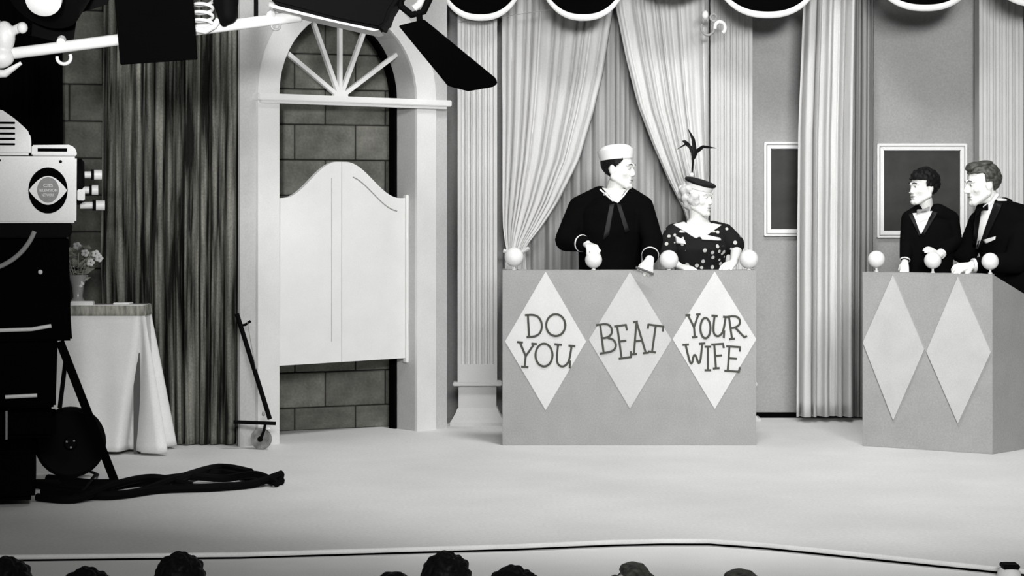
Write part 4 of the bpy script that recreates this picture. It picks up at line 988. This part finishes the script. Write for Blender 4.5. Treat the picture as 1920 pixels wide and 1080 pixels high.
MB().tube([wc + Vector((0.0,-0.026,0)), wc + Vector((0.02,-0.024,0.055)), P(497, 797, BD)], 0.009, 6).build('fork', M_bmetal, br)
MB().ell(P(503, 804, BD-0.03), (0.016, 0.012, 0.01)).build('bolt', M_pmetal, br)
MB().ell(P(494, 776, BD-0.01), (0.010, 0.012, 0.014)).build('collar', M_gmetal, br)

# ------------------------------------------------------------------ lighting gear hanging over the stage front
HD = 9.6
pipe = thing('lighting_pipe', 'white slanting pipe carrying the stage lamps', 'pipe', P(250, 71, HD))
MB().tube([P(-260, 137, HD), P(565, 30, HD)], 0.026, 16).build('pipe', M_white, pipe)
for px in (-150, 330, 480):
    MB().tube([P(px, 103 - 0.129*px, HD), P(px, -700, HD)], 0.010, 8).build('hanger', M_bmetal, pipe)
for px in (118, 512):
    MB().tube([P(px - 4, 103 - 0.129*px - 9, HD - 0.03), P(px - 2, 103 - 0.129*px - 14, HD)], 0.02, 8).build('coupler', M_pmetal, pipe)
hk = [P(120 + 13*math.cos(R(a)), 108 + 12*math.sin(R(a)), HD - 0.01) for a in range(-30, 200, 20)]
MB().tube(hk, 0.008, 8).build('hook', M_pmetal, pipe)
hk = [P(517 + 8*math.cos(R(a)), 49 + 7*math.sin(R(a)), HD - 0.01) for a in range(-30, 200, 20)]
MB().tube(hk, 0.006, 8).build('hook', M_gmetal, pipe)

# far left lamp: dark housing, pale lens, pale clamp gripping the pipe
l1 = thing('stage_lamp', 'stage lamp with pale lens in the upper corner above the camera', 'stage lamp', P(60, 95, HD))
c = P(78, -25, HD - 0.10)
MB().lathe([(0.10, 0.0), (0.17, 0.02), (0.18, 0.22), (0.14, 0.36), (0.05, 0.40)], c + Vector((0.0, 0, -0.08)), axis=(0.25, 0.6, 0.75), n=28).build('housing', M_bmetal, l1)
MB().lathe([(0.08, -0.02), (0.078, 0.01), (0.055, 0.022), (0.02, 0.026)], P(82, -2, HD - 0.34), axis=(0.05, -0.8, -0.45), n=28).build('lens', M_shirt, l1)
MB().tube([P(-40, -60, HD), P(-20, 30, HD), P(15, 70, HD)], 0.025, 10).build('yoke', M_gmetal, l1)
cl_ = MB(); cl_.ell(P(8, 70, HD - 0.02), (0.05, 0.045, 0.075)); cl_.ell(P(0, 108, HD - 0.02), (0.065, 0.045, 0.05)); cl_.cap(P(20, 60, HD - 0.03), P(42, 50, HD - 0.05), 0.02, 0.024)
remesh(cl_, 0.008, 3).build('clamp', M_pmetal, l1, ang=80)
MB().ell(P(42, 52, HD - 0.06), (0.024, 0.02, 0.026)).build('wing_nut', M_pmetal, l1)
MB().tube([P(-30, 138, HD - 0.02), P(10, 138, HD - 0.03), P(40, 118, HD - 0.03)], [0.022, 0.018, 0.008], 10).build('clamp_jaw', M_pmetal, l1)
MB().prism([(X(50,HD), Z(-60,HD)), (X(205,HD), Z(-60,HD)), (X(185,HD), Z(0,HD)), (X(128,HD), Z(18,HD)), (X(118,HD), Z(80,HD)), (X(40,HD), Z(60,HD))], 0.2, 0.212, Vector((0,HD,0)), UX, UZ, UY).build('barn_door', M_bmetal, l1)

# black flag with spring clamp
fg = thing('light_flag', 'black rectangular flag hanging from the white pipe', 'light flag', P(300, 120, HD - 0.12))
MB().prism([(X(a,HD), Z(b_,HD)) for a, b_ in ((214,-120), (362,-120), (378,115), (236,125))], -0.14, -0.12, Vector((0,HD,0)), UX, UZ, UY).build('panel', M_bdrape, fg, bev=0.003)
MB().tube([P(300, -10, HD - 0.12), P(300, 64, HD)], 0.012, 8).build('arm', M_bmetal, fg)
sp = thing('spring_clamp', 'pale coiled spring clamp with black grip beside the flag', 'clamp', P(400, 55, HD))
pts = []
for i in range(90):
    a = i/90*2*PI*4; f = i/90; pts.append(P(382 + 17*math.cos(a), -14 + 60*f + 5*math.sin(a), HD - 0.06 + 0.03*math.sin(a)))
MB().tube(pts, 0.0075, 8).build('spring', M_pmetal, sp)
MB().tube([P(364, 54, HD-0.05), P(385, 58, HD-0.05), P(402, 48, HD-0.05), P(410, 36, HD-0.05)], 0.014, 8).build('hook', M_pmetal, sp)
g = MB(); g.cap(P(424, -40, HD - 0.06), P(428, 28, HD - 0.06), 0.05, 0.043); g.cap(P(440, -30, HD-0.06), P(443, 8, HD - 0.06), 0.02, 0.012); g.cap(P(404, -20, HD-0.06), P(420, 42, HD-0.06), 0.03, 0.02)
remesh(g, 0.007, 2).build('grip', M_bmetal, sp, ang=80)

# big black lamp with barn door
l2 = thing('stage_lamp', 'large black stage lamp with long barn door above the archway', 'stage lamp', P(640, 60, HD))
hs = [(X(a,HD), Z(b_,HD)) for a, b_ in ((470,-150), (790,-150), (760,-10), (736,28), (728,52), (715,61), (640,46), (520,14), (500,-40))]
MB().prism(hs, -0.18, 0.16, Vector((0,HD,0)), UX, UZ, UY).build('housing', M_bmetal, l2, bev=0.015)
MB().prism([(X(a,HD), Z(b_,HD)) for a, b_ in ((516,15), (640,46), (716,62), (706,64.5), (600,41), (518,21))], -0.19, 0.15, Vector((0,HD,0)), UX, UZ, UY).build('lower_lip', M_white, l2, smooth=False)
MB().tube([P(745, -20, HD - 0.05), P(752, 12, HD - 0.05), P(772, 28, HD - 0.05), P(794, 22, HD - 0.05), P(808, -8, HD - 0.05)], 0.016, 10).build('yoke', M_bmetal, l2)
MB().tube([P(776, 16, HD - 0.06), P(786, 8, HD - 0.06), P(796, -14, HD - 0.06)], 0.017, 10).build('yoke_handle', M_pmetal, l2)
MB().tube([P(786, 26, HD - 0.05), P(788, 50, HD - 0.03)], 0.014, 8).build('door_arm', M_bmetal, l2)
MB().prism([(X(a,HD), Z(b_,HD)) for a, b_ in ((748,50), (796,38), (930,148), (933,158), (924,164), (878,172), (840,162), (832,152))], -0.06, -0.03, Vector((0,HD,0)), UX, UZ, UY).build('barn_door', M_bdrape, l2, bev=0.004)
MB().tube([P(640, -140, HD), P(640, -700, HD)], 0.02, 10).build('hanger', M_bmetal, l2)
MB().tube([P(60, -60, HD), P(60, -700, HD)], 0.012, 8).build('hanger', M_bmetal, l1)
MB().tube([P(505, 8, HD+0.05), P(530, 12, HD+0.05)], 0.014, 8).build('stud', M_pmetal, l2)

# ------------------------------------------------------------------ audience
def seat_proto():
    t = thing('theatre_seat', '', 'seat', (0,0,0))
    MB().box((-0.25, -0.22, 0.40), (0.25, 0.22, 0.47)).build('seat', M_seat, t, bev=0.02)
    MB().box((-0.25, -0.28, 0.40), (0.25, -0.22, 0.80)).build('backrest', M_seat, t, bev=0.02)
    for sx in (-1, 1): MB().box((sx*0.27 - 0.02, -0.25, 0), (sx*0.27 + 0.02, 0.2, 0.60)).build('armrest', M_bmetal, t, bev=0.01)
    return t
def aud_body(kind):
    t = thing('person', '', 'person', (0,0,0)); b = MB()
    torso(b, [((0,-0.06,0.46), 0.17, 0.12), ((0,-0.08,0.62), 0.16, 0.11), ((0,-0.09,0.80), 0.18, 0.115), ((0,-0.08,0.92), 0.17, 0.10), ((0,-0.06,0.98), 0.10, 0.07), ((0,-0.05,1.02), 0.055, 0.055)], 0)
    hM = frame(Vector((0, -0.02, 1.125)), (0, 1, -0.03)); add_head(b, hM, 0.95)
    b.chain([(0,-0.05,0.99), (0,-0.03,1.06)], [0.058, 0.052])
    for sx in (-1, 1):
        b.chain([(sx*0.18,-0.07,0.92), (sx*0.22,-0.04,0.68), (sx*0.12,0.2,0.60)], [0.05, 0.042, 0.03])
        add_hand(b, Vector((sx*0.12,0.2,0.60)), (-sx*0.4, 1, -0.1), (0,0,1), -sx, curl=(15,20,15))
        b.chain([(sx*0.1,-0.04,0.53), (sx*0.11,0.38,0.52), (sx*0.11,0.40,0.08)], [0.085, 0.06, 0.045])
    remesh(b, 0.007, 3).build('body', M_skin, t, ang=80)
    c = MB(); torso(c, [((0,-0.06,0.46), 0.19, 0.14), ((0,-0.08,0.62), 0.18, 0.13), ((0,-0.09,0.80), 0.20, 0.135), ((0,-0.08,0.92), 0.19, 0.12), ((0,-0.06,0.995), 0.10, 0.08)], 0)
    for sx in (-1, 1):
        c.chain([(sx*0.18,-0.07,0.92), (sx*0.22,-0.04,0.68), (sx*0.135,0.16,0.61)], [0.07, 0.06, 0.045])
        c.chain([(sx*0.1,-0.04,0.54), (sx*0.11,0.38,0.53), (sx*0.11,0.40,0.12)], [0.1, 0.075, 0.06])
    remesh(c, 0.012, 3).build('clothing', M_tux, t, ang=80)
    for sx in (-1, 1): shoe((sx*0.11, 0.40, 0.0), (0, 1, 0), t)
    if kind == 0:
        hair_shell(hM, 0.95, lambda q: (q.z > 0.06) or (q.z > -0.07 and q.y < 0.0), 1.12, rough=0.012).build('hair', M_dhair, t, solid=0.012, ang=80)
    else:
        m = MB(); rnd = random.Random(kind); Mh = hM @ Matrix.Scale(0.95, 4)
        for k in range(90):
            a = rnd.uniform(0, 2*PI); e = rnd.uniform(-0.7, 1.5); q = Vector((math.cos(a)*math.cos(e)*0.08, math.sin(a)*math.cos(e)*0.1 - 0.012, math.sin(e)*0.09 + 0.04))
            if q.y > 0.05 and q.z < 0.07: continue
            m.ell(q, rnd.uniform(0.016, 0.026), Mh, nu=10, nv=6)
        remesh(m, 0.007, 1).build('hair', M_bhair if kind == 1 else M_dhair, t, ang=80)
    return t
def dup(root, loc, sc, label, rz=0.0, group=None):
    r = root.copy(); COL.objects.link(r); r.location = loc; r.scale = (sc, sc, sc); r.rotation_euler = (0, 0, rz); r['label'] = label
    if group: r['group'] = group
    for ch in list(root.children):
        c = ch.copy(); COL.objects.link(c); c.parent = r
        for g2 in ch.children:
            e = g2.copy(); COL.objects.link(e); e.parent = c
    return r
protos = [aud_body(0), aud_body(1), aud_body(2)]; seat0 = seat_proto()
aud = [(18,1046,7.45,0,1.0,'seated audience member in the bottom corner below the dolly'), (166,1066,6.7,0,0.95,'seated audience member between the corner and the broad dark head'), (341,1037,7.45,0,1.0,'seated audience member with broad dark head below the cable heap'),
       (735,1071,6.7,2,0.95,'seated audience member barely showing beside the tallest dark head'), (838,1036,7.45,0,1.02,'seated audience member with the tallest dark head at mid stage'), (962,1063,6.75,0,0.93,'seated audience member with dark rounded hair below the lettered desk corner'),
       (1187,1053,7.45,1,0.9,'seated audience member with curly hair below the BEAT diamond'), (1386,1066,6.8,1,0.88,'seated audience member with light brown hair nearest the corner post')]
for i, (px, py, d, k, sc, lb) in enumerate(aud):
    x = X(px, d); ztop = Z(py, d); hh = 1.125 + 0.95*(0.04 + 0.086*1.12)
    if k: hh = 1.125 + 0.95*(0.04 + 0.09 + 0.018)
    zb_ = ztop - hh*sc
    sc2 = (ztop + 1.05)/hh          # seated on the auditorium floor, so the body's size sets the height of the head
    dup(protos[k], (x, d, -1.05), sc2, lb, R((-7 + 5*i) % 11 - 5), 'audience heads along the stage edge')
    dup(seat0, (x, d - 0.02, -1.05), sc2, 'dark theatre seat under the ' + lb.split('seated ')[1], 0, 'theatre seats')
for r in protos + [seat0]:
    for ch in list(r.children):
        for g2 in list(ch.children): bpy.data.objects.remove(g2)
        bpy.data.objects.remove(ch)
    bpy.data.objects.remove(r)
